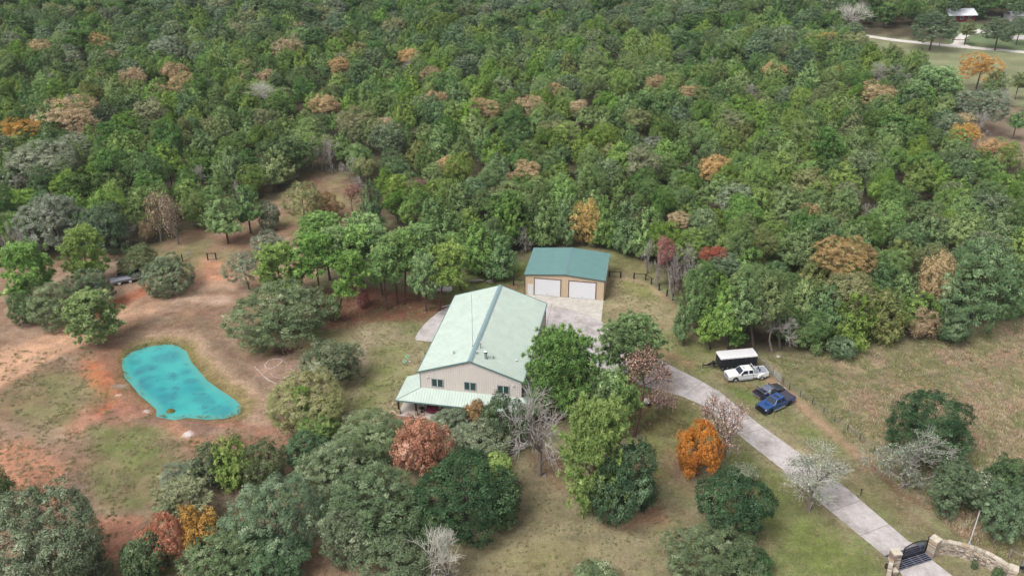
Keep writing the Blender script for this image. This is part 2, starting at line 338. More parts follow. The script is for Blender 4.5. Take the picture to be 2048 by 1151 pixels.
paint([(1060,900),(1130,900),(1150,990),(1080,960)], alb(140,104,80), 1.6, 1.5, 3, .7, .2)
paint([(1240,760),(1300,780),(1320,800),(1280,830),(1250,870),(1220,830)], alb(150,104,80), 1.4, 1.2, 3, .8, .2)
paint([(590,1080),(700,1080),(720,1151),(560,1200)], alb(166,126,104), 1.6, 1.6, 4, .8)
paint([(560,860),(600,850),(640,900),(600,970),(560,920)], alb(164,116,92), 1.4, 1.4, 3, .8)
g = G(1330, 853); rr = np.hypot((X-g[0])*.75, (Y-g[1]))+(nz(1.2, 15)-.5)*1.2
lay((1-sst(1.2, 2.0, rr))*.5, alb(92,84,48)); lay((1-sst(.45, .9, np.abs(rr-1.9)))*.6, alb(84,70,48))
# far meadow, yard and scrub at the top right
paint(MEADOW_FAR, alb(138,142,100), 1.5, 1.5, 8, px=False); paint(YARD_FAR, alb(112,130,86), 1.5, 1.5, 8, px=False); paint(BARE_RIGHT, alb(142,128,100), 2, 3, 8, px=False); paint(BARE_RIGHT, alb(160,132,114), 2, 5, 5, .8, .6, px=False)
lum = col @ np.array([.2126, .7152, .0722]); col = (col*.86+lum[:, None]*.14)*1.06
near = sst(14, 2, Y*0+np.abs(sdf(X, Y, FOREST))) if False else 1.0
mot = (nz(2.6, 63, 4)-.5)*.5+(nz(.9, 64, 3)-.5)*.55; st_ = fbm(X*.5+Y*.2, Y*1.6, 1.2, 3, 65)-.5
col *= np.clip(1+mot+st_*.35, .55, 1.6)[:, None]*(0.9+.2*nz(.5, 62, 2))[:, None]
dryk = sst(.56, .72, nz(1.6, 66, 4))*.22; lay(dryk, alb(172,154,122))
Z = np.where(dp < 1.6, -0.9*sst(1.6, -1.6, dp), 0.0)+.25*sst(1.2, 3.0, dp)*(1-sst(3.0, 6.5, dp))
for cx, cy, r in ((341, 819, .5),):
    g = G(cx, cy); k = 1-sst(r*.5, r*1.6, np.hypot((X-g[0])*.7, Y-g[1])); Z += k*1.0; lay(k, alb(112,110,60))
nx, ny = len(GX), len(GY); idx = np.arange(nx*ny).reshape(ny, nx)
Q = np.stack([idx[:-1, :-1], idx[:-1, 1:], idx[1:, 1:], idx[1:, :-1]], -1).reshape(-1, 4)
gme = npmesh('ground', np.stack([X, Y, Z], 1), [Q], smooth=True)
ca = gme.attributes.new('soil', 'FLOAT_COLOR', 'POINT'); ca.data.foreach_set('color', np.concatenate([np.clip(col, 0, 1), np.ones((len(X), 1))], 1).astype(np.float32).ravel())
gm = bpy.data.materials.new('grass_and_soil'); gm.use_nodes = True; t = gm.node_tree; p = t.nodes['Principled BSDF']
p.inputs['Roughness'].default_value = .95; p.inputs['Specular IOR Level'].default_value = .1
at = t.nodes.new('ShaderNodeAttribute'); at.attribute_name = 'soil'; geo = t.nodes.new('ShaderNodeNewGeometry')
prev = at.outputs['Color']; nl = []
for sc_, lo, hi in ((7.0, .5, 1.46), (2.4, .74, 1.25), (24., .55, 1.42)):
    n = t.nodes.new('ShaderNodeTexNoise'); n.inputs['Scale'].default_value = sc_; n.inputs['Detail'].default_value = 4; n.inputs['Roughness'].default_value = .7
    t.links.new(geo.outputs['Position'], n.inputs['Vector']); nl.append(n)
    mr = t.nodes.new('ShaderNodeMapRange'); mr.inputs[1].default_value = .3; mr.inputs[2].default_value = .7; mr.inputs[3].default_value = lo; mr.inputs[4].default_value = hi
    vm = t.nodes.new('ShaderNodeVectorMath'); vm.operation = 'SCALE'
    t.links.new(n.outputs['Fac'], mr.inputs[0]); t.links.new(prev, vm.inputs[0]); t.links.new(mr.outputs[0], vm.inputs['Scale']); prev = vm.outputs[0]
t.links.new(prev, p.inputs['Base Color'])
bp = t.nodes.new('ShaderNodeBump'); bp.inputs['Strength'].default_value = .5; bp.inputs['Distance'].default_value = .12; t.links.new(nl[0].outputs['Fac'], bp.inputs['Height']); t.links.new(bp.outputs[0], p.inputs['Normal'])
tag(link('ground', gme, gm), kind='structure')
del wn

# ------------------------------------------------------------------ pond water (dyed turquoise, mottled with weed)
cxp = sum(a for a, _ in POND)/len(POND); cyp = sum(b for _, b in POND)/len(POND)
wm = bpy.data.materials.new('turquoise_water'); wm.use_nodes = True; t = wm.node_tree; p = t.nodes['Principled BSDF']
p.inputs['Roughness'].default_value = .12; p.inputs['Specular IOR Level'].default_value = .35
tc = t.nodes.new('ShaderNodeNewGeometry')
def wnoise(sc_, a, b, det=3):
    n = t.nodes.new('ShaderNodeTexNoise'); n.inputs['Scale'].default_value = sc_; n.inputs['Detail'].default_value = det; n.inputs['Roughness'].default_value = .6
    t.links.new(tc.outputs['Position'], n.inputs['Vector']); mr = t.nodes.new('ShaderNodeMapRange'); mr.inputs[1].default_value = a; mr.inputs[2].default_value = b
    t.links.new(n.outputs['Fac'], mr.inputs[0]); return mr.outputs[0]
def wmix(f, a, b):
    mx = t.nodes.new('ShaderNodeMix'); mx.data_type = 'RGBA'; t.links.new(f, mx.inputs[0])
    for s, v in ((6, a), (7, b)):
        if isinstance(v, tuple): mx.inputs[s].default_value = (*v, 1)
        else: t.links.new(v, mx.inputs[s])
    return mx.outputs[2]
c0 = wmix(wnoise(.12, .4, .62), alb(44,156,160), alb(66,178,174)); c1 = wmix(wnoise(.5, .55, .7, 5), c0, alb(52,128,142)); c2 = wmix(wnoise(3, .62, .8), c1, alb(84,176,176))
ed = t.nodes.new('ShaderNodeAttribute'); ed.attribute_name = 'shore'; wd_ = t.nodes.new('ShaderNodeAttribute'); wd_.attribute_name = 'weed'; c2 = wmix(wd_.outputs['Fac'], c2, alb(46,112,132)); c3 = wmix(ed.outputs['Fac'], c2, alb(94,172,164))
t.links.new(c3, p.inputs['Base Color'])
sub = []
xs = np.arange(min(a for a, _ in POND)-1, max(a for a, _ in POND)+1, .4); ys = np.arange(min(b for _, b in POND)-1, max(b for _, b in POND)+1, .4)
PX_, PY_ = np.meshgrid(xs, ys); dd = sdf(PX_.ravel(), PY_.ravel(), POND); ii = np.arange(len(xs)*len(ys)).reshape(len(ys), len(xs))
Q = np.stack([ii[:-1, :-1], ii[:-1, 1:], ii[1:, 1:], ii[1:, :-1]], -1).reshape(-1, 4); Q = Q[dd[Q].max(1) < .9]
us, inv = np.unique(Q, return_inverse=True)
pm = npmesh('pond_water', np.stack([PX_.ravel()[us], PY_.ravel()[us], np.full(len(us), -.28)], 1), [inv.reshape(-1, 4)])
wx, wy = PX_.ravel()[us], PY_.ravel()[us]; weed = np.zeros(len(us)); wn_ = (fbm(wx, wy, 1.3, 3, 8)-.5)*2.2
for px, py, r in ((334,712,2.7),(346,706,1.4),(300,733,1.3),(283,737,1.5),(291,755,1.2),(370,741,1.2),(380,757,1),(395,775,1),(400,795,1.6),(335,793,1.7),(440,820,2.3),(268,722,1.2),(285,770,1.6),(385,757,.9),(325,775,.8),(420,800,.9)):
    g = G(px, py); weed = np.maximum(weed, (1-sst(r*.35, r, np.hypot((wx-g[0])*.8, wy-g[1])+wn_*.5))*.42)
wa = pm.attributes.new('weed', 'FLOAT', 'POINT'); wa.data.foreach_set('value', weed.astype(np.float32))
sa = pm.attributes.new('shore', 'FLOAT', 'POINT'); sa.data.foreach_set('value', (sst(-1.1, .1, dd[us]+.5*(fbm(PX_.ravel()[us], PY_.ravel()[us], 1.5, 3, 5)-.5))*.75).astype(np.float32))
tag(link('pond_water', pm, wm), kind='structure')

# ------------------------------------------------------------------ concrete
def concrete(name, c, dark, joint=None):
    m = bpy.data.materials.new(name); m.use_nodes = True; t = m.node_tree; p = t.nodes['Principled BSDF']; p.inputs['Roughness'].default_value = .85; p.inputs['Specular IOR Level'].default_value = .2
    g = t.nodes.new('ShaderNodeNewGeometry'); prev = None
    def N(sc_, a, b, lo, hi, stretch=None):
        n = t.nodes.new('ShaderNodeTexNoise'); n.inputs['Scale'].default_value = sc_; n.inputs['Detail'].default_value = 6; n.inputs['Roughness'].default_value = .7
        t.links.new(g.outputs['Position'], n.inputs['Vector']); mr = t.nodes.new('ShaderNodeMapRange'); mr.inputs[1].default_value = a; mr.inputs[2].default_value = b; mr.inputs[3].default_value = lo; mr.inputs[4].default_value = hi
        t.links.new(n.outputs['Fac'], mr.inputs[0]); return mr.outputs[0]
    mx = t.nodes.new('ShaderNodeMix'); mx.data_type = 'RGBA'; mx.inputs[6].default_value = (*c, 1); mx.inputs[7].default_value = (*dark, 1)
    t.links.new(N(.28, .46, .66, 0, 1), mx.inputs[0]); prev = mx.outputs[2]
    for a in ((1.3, .3, .7, .8, 1.14), (9, .3, .7, .82, 1.14)):
        vm = t.nodes.new('ShaderNodeVectorMath'); vm.operation = 'SCALE'; t.links.new(prev, vm.inputs[0]); t.links.new(N(*a), vm.inputs['Scale']); prev = vm.outputs[0]
    t.links.new(prev, p.inputs['Base Color']); return m
CON = concrete('weathered_concrete', alb(206,198,196), alb(164,156,152)); CON2 = concrete('buff_concrete', alb(212,206,196), alb(192,184,172)); PATIO = concrete('patio_concrete', alb(206,194,184), alb(180,166,156))
DRIVE = GP([(1768.7,1110),(1634.5,999.8),(1563.5,936.7),(1492.5,881.5),(1461,853.9),(1413.6,816),(1390,803),(1358,790),(1330.7,783.6),(1290,772),(1240,752),(1190,738),(1130,735),(1095,745),(1062,800),(1048,800),(1052,760),(1089,668),(1085,612),(1107.7,613.9),(1128.6,617),(1153,622.5),(1177,631),(1202.4,642.5),(1213,651),(1250,675),(1290,703),(1334.7,727.6),(1358,739.5),(1397.8,759),(1439,782.8),(1516,846),(1603,909),(1693.7,976),(1749,1023.5),(1816,1080.7),(1836,1091)])
tag(polysheet('driveway', DRIVE, .03, .25, CON), kind='structure')
tag(polysheet('garage_apron', GP([(1040,590),(1053,588.3),(1207,600.6),(1202.4,642.2),(1177,630.7),(1153,622.2),(1128.6,616.7),(1107.7,613.6),(1085,611.7),(1060,650)]), .026, .25, CON2), kind='structure')
SLAB_L = [(830.8,679.8),(831,674),(836.4,663),(848,649),(860.7,636.8),(879,621.9),(903.6,610.7),(930,604),(940,640),(900,686)]
tag(polysheet('concrete_slab', GP(SLAB_L), .022, .25, CON), kind='structure')
ENTRY = GP([(1799.5,1141),(1864.5,1119.5),(1905,1151),(1990,1215),(1880,1260),(1806,1152)])
tag(polysheet('road', ENTRY, .03, .25, CON), kind='structure')
# saw-cut joints in the drive
jm = mat('joint', alb(150,142,138), .9)
jb = B()
for a, b in (((1104,607),(1092,655)), ((1087,668),(1128,668)), ((1365,793),(1405,763)), ((1478,869),(1530,856)), ((1578,950),(1640,935)), ((1662,1022),(1722,999)), ((1720,1070),(1778,1048))):
    pa, pb = G(*a, z=.034), G(*b, z=.034); d = (pb-pa)/np.linalg.norm(pb-pa); n = np.array([-d[1], d[0], 0])*.045
    jb.quad(pa-n, pb-n, pb+n, pa+n)
tag(jb.build('path_joint', jm), kind='structure')
gravel = concrete('white_gravel', alb(232,224,216), alb(214,204,196))
def strip(name, pts, wd, z, m):
    p = [np.array(q) for q in GP(pts)]; l, r = [], []
    for i, q in enumerate(p):
        d = p[min(i+1, len(p)-1)]-p[max(i-1, 0)]; d = d/np.linalg.norm(d); n = np.array([-d[1], d[0]])*wd/2; l.append(q+n); r.append(q-n)
    return polysheet(name, [tuple(v) for v in l+r[::-1]], z, 0, m)
tag(strip('road_gravel', [(1700,66),(1735,72.5),(1790,80.5),(1860,88),(1900,92),(1960,97),(2048,104.5),(2300,124)], 4.2, .02, gravel), kind='structure')
tag(polysheet('path', GP([(1893,90.5),(1906,87),(1909,80),(1914,72),(1925,66),(1940,61),(1962,58),(1985,62),(1985,67),(1955,67),(1940,71),(1929,77),(1928,87),(1945,94.5),(1915,93.5)]), .028, 0, gravel), kind='structure')
tag(polysheet('path_pad', GP([(2020,72),(2060,70),(2120,78),(2120,82),(2022,79)]), .03, 0, CON), kind='structure')

# ------------------------------------------------------------------ trees: crowns in unit space (-1..1)
def unit(v): return v/np.maximum(np.linalg.norm(v, axis=-1, keepdims=True), 1e-9)
def leaves(P, Nrm, size, elong, tone, rng, T=None):
    """one small diamond-shaped leaf spray per point; faces along Nrm, long axis T"""
    n = len(P); Nrm = unit(Nrm)
    T = rng.normal(size=(n, 3)) if T is None else T
    T = unit(T-Nrm*(T*Nrm).sum(1, keepdims=True)); S = np.cross(Nrm, T)
    L = (size*elong)[:, None]; W = (size/elong)[:, None]; dr = Nrm*L*.18
    V = np.stack([P-T*L*.5, P+S*W*.5+dr, P+T*L*.5, P-S*W*.5+dr], 1).reshape(-1, 3)
    return V, np.arange(4*n).reshape(-1, 4), tone
def tubes(seg, k=5):
    """tapered limbs; seg rows: x0 y0 z0 x1 y1 z1 r0 r1"""
    s = np.asarray(seg, float); a, b = s[:, :3], s[:, 3:6]; d = unit(b-a); h = np.where(np.abs(d[:, 2:3]) < .9, [[0, 0, 1.]], [[1., 0, 0]])
    u = unit(np.cross(d, h)); v = np.cross(d, u); V = []
    for p, r in ((a, s[:, 6]), (b, s[:, 7])):
        for i in range(k): th = 2*PI*i/k; V.append(p+(u*math.cos(th)+v*math.sin(th))*r[:, None])
    V = np.stack(V, 1).reshape(-1, 3); n = len(s); base = (np.arange(n)*2*k)[:, None]
    F = np.concatenate([base+np.array([[i, (i+1) % k, (i+1) % k+k, i+k]]) for i in range(k)]); return V, F
def fit(V):
    lo, hi = np.percentile(V, .8, 0), np.percentile(V, 99.2, 0); c = (lo+hi)/2; h = (hi-lo)/2; h[:2] = h[:2].mean(); return (V-c)/h
def fib(n, rng):
    i = np.arange(n)+.5; z = 1-2*i/n; ph = i*2.39996+rng.uniform(0, 6); r = np.sqrt(1-z*z); return np.stack([r*np.cos(ph), r*np.sin(ph), z], 1)
def oak_crown(seed, nl, ncl, nf, leaf, rc=.1, elong=1.3, droop=.0, low=-.7, lob=(.2, .5), open_=0.0):
    """broad crown: uneven lobes, each covered with leaf clumps that catch light on top"""
    rng = np.random.default_rng(seed); d = fib(int(nl*1.45), rng)+rng.normal(size=(int(nl*1.45), 3))*.3; d = unit(d); d = d[d[:, 2] > low]; n = len(d)
    Lr = rng.uniform(*lob, n); rad = rng.uniform(.9, 1.12, n)-Lr*rng.uniform(.85, 1.1, n); Lc = d*rad[:, None]*np.array([1, 1, .92]); Lt = rng.normal(0, .1, n)
    P, N, T = [], [], []; area = (Lr**2).sum(); Pc, Ec, Tc, Rc = [], [], [], []
    for i in range(n):
        m = max(6, int(ncl*Lr[i]**2/area*1.9)); e = unit(fib(m, rng)+rng.normal(size=(m, 3))*.25); c = Lc[i]+e*Lr[i]*rng.uniform(.78, 1.1, (m, 1))
        q = np.linalg.norm(c[:, None]-Lc[None], axis=2)/Lr[None]; q[:, i] = 9; ok = (q.min(1) > .82) & (c[:, 2] > low-.2) & ((c*d[i]).sum(1) > .12) & (rng.uniform(size=m) > open_)
        Pc.append(c[ok]); Ec.append(unit(e[ok]*.8+d[i]*.5+np.array([0, 0, .25]))); Tc.append(Lt[i]+rng.normal(0, .12, ok.sum())); Rc.append(rc*rng.uniform(.65, 1.35, ok.sum()))
    Pc, Ec, Tc, Rc = map(np.concatenate, (Pc, Ec, Tc, Rc)); k = len(Pc)
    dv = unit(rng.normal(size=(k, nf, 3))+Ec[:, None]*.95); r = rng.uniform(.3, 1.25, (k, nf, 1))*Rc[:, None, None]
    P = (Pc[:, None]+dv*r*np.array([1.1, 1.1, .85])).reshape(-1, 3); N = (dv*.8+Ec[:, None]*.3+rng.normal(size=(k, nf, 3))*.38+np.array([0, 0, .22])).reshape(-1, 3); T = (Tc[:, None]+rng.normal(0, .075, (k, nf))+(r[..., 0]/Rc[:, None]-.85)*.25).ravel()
    P = fit(P); n = len(P)
    return leaves(P, N, leaf*rng.uniform(.6, 1.3, n), np.full(n, elong), np.clip(.5+T, 0, 1), rng, None if not droop else rng.normal(size=(n, 3))*.6+np.array([0, 0, -droop]))
def pine_crown(seed, npf, nn, ln, wd, low=-1., prof=None):
    """loblolly: whorled limbs carrying round tufts of needles"""
    rng = np.random.default_rng(seed); P, D, L, T = [], [], [], []; limbs = []
    nb = npf//6; nl_ = 7; tw_ = rng.uniform(.82, 1.12, (nl_, 7))
    for b in range(nb):
        h = rng.uniform(0, 1)**.8; az = rng.uniform(0, 2*PI); lv = int(h*nl_*.999); rr = math.sqrt(max(.03, 1-(abs(h-.42)/(.6 if h > .42 else .55))**2.2))*tw_[lv, int(az/2/PI*7)]*rng.uniform(.35, 1.0)**.6
        z = -1+2*h*.95; tip = np.array([math.cos(az)*rr, math.sin(az)*rr, z+rr*.22+rng.normal()*.04])
        limbs.append([0, 0, z-.1*rr, *tip, .02, .007])
        for k in range(6):
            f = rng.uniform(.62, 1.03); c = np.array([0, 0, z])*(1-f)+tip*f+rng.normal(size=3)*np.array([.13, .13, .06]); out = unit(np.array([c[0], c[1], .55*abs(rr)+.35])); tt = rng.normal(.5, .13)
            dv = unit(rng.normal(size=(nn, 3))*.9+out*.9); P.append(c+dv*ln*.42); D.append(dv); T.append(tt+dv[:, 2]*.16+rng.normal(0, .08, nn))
    P, D, T = map(np.concatenate, (P, D, T)); n = len(P); lo, hi = P.min(0), P.max(0)
    Nr = np.cross(D, rng.normal(size=(n, 3)))+np.array([0, 0, .35])
    V, F, tn = leaves(P, Nr, np.full(n, 1.0), np.ones(n), np.clip(T, 0, 1), rng, D)
    # thin needles: rebuild widths
    c = P[:, None]; V = V.reshape(-1, 4, 3); V[:, [0, 2]] = c+(V[:, [0, 2]]-c)*ln*rng.uniform(.8, 1.3, (n, 1, 1)); V[:, [1, 3]] = c+(V[:, [1, 3]]-c)*wd; V = V.reshape(-1, 3)
    lo, hi = np.percentile(V, .5, 0), np.percentile(V, 99.5, 0); cc = (lo+hi)/2; hh = (hi-lo)/2; hh[:2] = hh[:2].mean()
    lm = np.array(limbs); lm[:, :3] = (lm[:, :3]-cc)/hh; lm[:, 3:6] = (lm[:, 3:6]-cc)/hh
    return (V-cc)/hh, F, tn, lm
def cedar_crown(seed, ns, nf, ln, wd, top=.8, rough=.22, wid=.36):
    """juniper: an uneven cone of upswept feathery sprays"""
    rng = np.random.default_rng(seed); ph = rng.uniform(0, 6, 4)
    nsub = rng.integers(2, 5); tops = [(0, 0, 1.0, 1.0)]+[(rng.uniform(-.42, .42), rng.uniform(-.42, .42), rng.uniform(.55, .88), rng.uniform(.45, .7)) for _ in range(nsub)]
    wts = np.array([t[3]**2 for t in tops]); wts /= wts.sum(); P, D, N, T = [], [], [], []
    for i in range(ns):
        tx, ty, th, tw = tops[rng.choice(len(tops), p=wts)]
        h = 1-rng.uniform(0, 1)**.62; az = rng.uniform(0, 2*PI)
        r = tw*(max(0, 1-h**1.9)**top+.03)*(.62+.38*min(1, h/wid+.2))*(1+rough*math.sin(3*az+ph[0]+5*h)+rough*.8*math.sin(5*az+ph[1]-7*h))*rng.uniform(.6, 1.06)
        c = np.array([tx*(.3+.7*h)+math.cos(az)*r, ty*(.3+.7*h)+math.sin(az)*r, -1+2*h*th]); out = np.array([math.cos(az), math.sin(az), .55+.6*h]); out /= np.linalg.norm(out); tt = rng.normal(.5, .16)
        dv = unit(out+rng.normal(size=(nf, 3))*.38); f = rng.uniform(-.5, .6, (nf, 1)); p_ = c+out*f*ln*1.4+rng.normal(size=(nf, 3))*ln*.34
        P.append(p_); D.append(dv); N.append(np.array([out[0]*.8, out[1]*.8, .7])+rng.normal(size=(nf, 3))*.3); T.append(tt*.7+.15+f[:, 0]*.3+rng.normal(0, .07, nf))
    P, D, N, T = map(np.concatenate, (P, D, N, T)); n = len(P); P = fit(P)
    sz = math.sqrt(ln*wd)*rng.uniform(.75, 1.25, n); return leaves(P, N, sz, np.full(n, math.sqrt(ln/wd)), np.clip(T, 0, 1), rng, D)
def bare_skeleton(seed, lev=5, kids=(3, 4), spread=.62, upw=.25, r0=.05, ratio=.74, tw=.009, wob=.22):
    """forking bare limbs from the foot of the crown; returns segments and twig tips"""
    rng = np.random.default_rng(seed); segs = []; tips = []
    def grow(p, d, l, r, k):
        n = 2; q = p
        for j in range(n):
            d = unit(d+rng.normal(size=3)*wob*(.5 if k < lev else .08)+np.array([0, 0, upw*.12])); e = q+d*l/n; rr = max(tw, r*(1-.3*(j+1)/n)); segs.append([*q, *e, max(tw, r*(1-.3*j/n)), rr]); q = e
        if k == 0:
            tips.append((q, d))
            for i in range(3):
                a = unit(rng.normal(size=3)+d*1.1+np.array([0, 0, .2])); e = q+a*l*rng.uniform(.5, 1.0)*1.3; st = q-d*l*rng.uniform(0, .6); segs.append([*st, *e, tw*.8, tw*.5])
            return
        m = rng.integers(kids[0], kids[1]+1)
        for i in range(m):
            a = rng.normal(size=3); a = unit(a-d*(a@d)); s = spread*rng.uniform(.6, 1.25) if i else spread*.35
            grow(q, unit(d*math.cos(s)+a*math.sin(s)+np.array([0, 0, upw*.35])), l*ratio*rng.uniform(.8, 1.15), r*.56, k-1)
        if k >= 2:
            for i in range(2):
                a = unit(rng.normal(size=3)); grow(p+(q-p)*rng.uniform(.4, .8), unit(d*.5+a*.85+np.array([0, 0, .1])), l*ratio*.7, r*.45, k-2)
    grow(np.array([0, 0, 0.]), np.array([0, 0, 1.]), .5, r0, lev)
    s = np.array(segs); pts = np.concatenate([s[:, :3], s[:, 3:6]]); lo, hi = np.percentile(pts, .5, 0), np.percentile(pts, 99.5, 0); c = (lo+hi)/2; h = (hi-lo)/2; h[:2] = h[:2].mean(); c[:2] = 0
    lo = np.array([c[0], c[1], 0.]); s[:, :3] = (s[:, :3]-c)/h; s[:, 3:6] = (s[:, 3:6]-c)/h; sc = 1/h.mean(); s[:, 6:] = np.where(s[:, 6:] <= tw*1.001, s[:, 6:], np.maximum(tw, s[:, 6:]*sc))
    return s, [((q-c)/h, d) for q, d in tips]
def tip_leaves(seed, tips, nf, size, spread, elong=1.2):
    rng = np.random.default_rng(seed); P, N, T = [], [], []
    for q, d in tips:
        o = rng.normal(size=(nf, 3))*spread; P.append(q+o); N.append(unit(o)+d*.4+np.array([0, 0, .4])); T.append(rng.normal(.5, .15)+rng.normal(0, .14, nf))
    P, N, T = map(np.concatenate, (P, N, T)); n = len(P); return leaves(P, N, size*rng.uniform(.6, 1.3, n), np.full(n, elong), np.clip(T, 0, 1), rng)
KF = 1.12
def lc(r, g, b, k=.92):
    c = np.array(alb(r, g, b, k*KF)); y = c @ np.array([.2126, .7152, .0722]); return tuple(c*.84+y*.16)
BARK = mat('bark', alb(96,84,76), .95, noise=.35, nscale=4, bump=.4); BARKP = mat('pine_bark', alb(104,80,68), .95, noise=.35, nscale=4, bump=.4); BARKG = mat('grey_bark', alb(168,158,152), .95, noise=.25, nscale=5)
BARKM = mat('grey_brown_bark', alb(140,128,122), .95, noise=.3, nscale=4, bump=.3); LICH = mat('lichen_twigs', alb(190,182,176,.76), .95, noise=.2, nscale=.6, col2=alb(156,148,144,.76)); LICHW = mat('pale_twigs', alb(206,202,190,.74), .95, noise=.2, nscale=2); TWIG = mat('bare_twigs', alb(150,134,130), .95, noise=.25, nscale=2)
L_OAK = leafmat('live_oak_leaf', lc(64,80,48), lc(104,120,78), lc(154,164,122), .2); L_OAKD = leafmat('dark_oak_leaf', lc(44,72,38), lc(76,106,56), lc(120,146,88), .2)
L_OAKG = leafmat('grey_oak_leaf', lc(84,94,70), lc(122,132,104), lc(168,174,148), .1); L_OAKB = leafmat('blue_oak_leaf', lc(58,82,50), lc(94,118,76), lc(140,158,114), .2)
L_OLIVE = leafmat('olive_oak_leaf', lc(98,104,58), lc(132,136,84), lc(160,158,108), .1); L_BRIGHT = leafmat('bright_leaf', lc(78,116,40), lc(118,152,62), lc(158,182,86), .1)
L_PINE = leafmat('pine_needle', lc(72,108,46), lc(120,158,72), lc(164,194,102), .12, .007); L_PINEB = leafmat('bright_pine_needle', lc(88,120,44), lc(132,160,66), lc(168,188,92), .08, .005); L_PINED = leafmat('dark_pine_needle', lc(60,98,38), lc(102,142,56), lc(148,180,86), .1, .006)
L_CEDAR = leafmat('cedar_spray', lc(62,90,30,1.0), lc(100,128,46,1.0), lc(142,162,74,1.0), .18, .016); L_CEDARD = leafmat('dark_cedar_spray', lc(52,80,34,1.0), lc(86,116,50,1.0), lc(126,148,80,1.0), .18, .018)
L_CEDARO = leafmat('olive_cedar_spray', lc(72,86,42), lc(106,116,60), lc(142,144,84), .14)
L_RUST = leafmat('rust_leaf', lc(128,78,56), lc(182,120,92), lc(212,162,134), .06, .005); L_ORANGE = leafmat('orange_leaf', lc(140,88,30), lc(208,126,40), lc(232,160,66), .04, .003); L_GOLD = leafmat('gold_leaf', lc(140,104,30), lc(190,150,58), lc(212,180,92), .08)
L_TAN = leafmat('tan_leaf', lc(128,104,64), lc(174,144,92), lc(202,176,126), .12, .006); L_RED = leafmat('red_leaf', lc(118,56,46), lc(160,86,72), lc(184,124,104), .08); L_PINK = leafmat('pink_brown_leaf', lc(142,106,86), lc(184,144,120), lc(208,176,154), .08)
L_DEEP = leafmat('deep_oak_leaf', lc(34,60,34), lc(58,90,50), lc(96,128,80), .05, .006); L_BRONZE = leafmat('bronze_leaf', lc(96,66,24), lc(148,104,44), lc(176,132,66), .06)

def cm(name, r): return npmesh(name, r[0], [r[1]], r[2])
CR = {}                                                       # crown meshes by kind and size
def crowns(kind, R, seed=None):
    lod = 0 if R < 2.4 else 1 if R < 4.2 else 2
    key = (kind, lod); nvar = 3
    if key not in CR:
        L_ = []
        for v in range(nvar):
            sd = hash((kind[:2], lod, v)) % 1000 if False else (len(CR)*31+v*7+5)
            if kind == 'oak': r = oak_crown(sd, (9, 14, 22)[lod], (170, 390, 820)[lod], (36, 50, 56)[lod], (.075, .043, .029)[lod], (.16, .115, .088)[lod])
            elif kind == 'shag': r = oak_crown(sd, (9, 15, 24)[lod], (160, 340, 640)[lod], (36, 52, 66)[lod], (.078, .045, .031)[lod], (.16, .115, .085)[lod], 1.7, .6, -.75, (.2, .46))
            elif kind == 'open': r = oak_crown(sd, (8, 12, 16)[lod], (120, 240, 400)[lod], (32, 46, 56)[lod], (.07, .042, .029)[lod], (.19, .13, .09)[lod], 1.3, 0, -.5, (.22, .42), .12)
            elif kind == 'pine': r = pine_crown(sd, (220, 480, 900)[lod], (24, 28, 30)[lod], (.22, .17, .13)[lod], (.055, .034, .023)[lod])
            elif kind == 'cedar': r = cedar_crown(sd, (240, 420, 640)[lod], (18, 20, 22)[lod], (.2, .14, .105)[lod], (.06, .04, .03)[lod], .62)
            L_.append((npmesh('crown_'+kind, r[0], [r[1]], r[2]), r[3] if len(r) > 3 else None))
        CR[key] = L_
    return CR[key]
SK = {}
def skel(kind, v):
    if (kind, v) not in SK:
        a = dict(bare=dict(lev=5, kids=(2, 3), spread=.8, upw=.12, tw=.0066, r0=.04), dead=dict(lev=4, kids=(3, 4), spread=.8, upw=.25, tw=.0085, r0=.04), fan=dict(lev=4, kids=(3, 4), spread=.55, upw=.42, tw=.0055, r0=.035), sparse=dict(lev=4, kids=(3, 4), spread=.8, upw=.15, tw=.006, r0=.035))[kind]
        SK[(kind, v)] = bare_skeleton(50+v*13+len(kind), **a)
    return SK[(kind, v)]
def trunk_mesh(rng, hc, rh, rz, r0, leanx=0, limbs=6, top=.5, off=(0, 0)):
    """tapered trunk with a few limbs in metres; the crown centre lies at height hc"""
    top_z = hc+rz*top; n = 5; pts = []; ox, oy = off
    for i in range(n+1):
        f = i/n; pts.append(np.array([ox*f*min(1, top_z/hc)+rng.normal()*.05*f, oy*f+rng.normal()*.05*f, top_z*f]))
    seg = [[*pts[0]-np.array([0, 0, .25]), *pts[0]+np.array([0, 0, .35]), r0*1.5, r0*1.05]]
    for i in range(n): seg.append([*pts[i], *pts[i+1], r0*(1-.8*i/n), r0*(1-.8*(i+1)/n)])
    for i in range(limbs):
        f = rng.uniform(max(.25, (hc-rz*.8)/top_z), .9); k = min(n-1, int(f*n)); p = pts[k]+(pts[k+1]-pts[k])*(f*n-k); az = i*2.4+rng.uniform(0, 1); l = rh*rng.uniform(.5, .8)
        m_ = p+np.array([math.cos(az)*l*.5, math.sin(az)*l*.5, l*.35]); e = p+np.array([math.cos(az)*l, math.sin(az)*l, l*.55]); r = r0*(1-.8*f)*.6
        seg += [[*p, *m_, r, r*.7], [*m_, *e, r*.7, r*.3]]
    return tubes(seg, 7)
USED = []                                                     # discs already taken by placed trees: x, y, radius
COUNT = {}
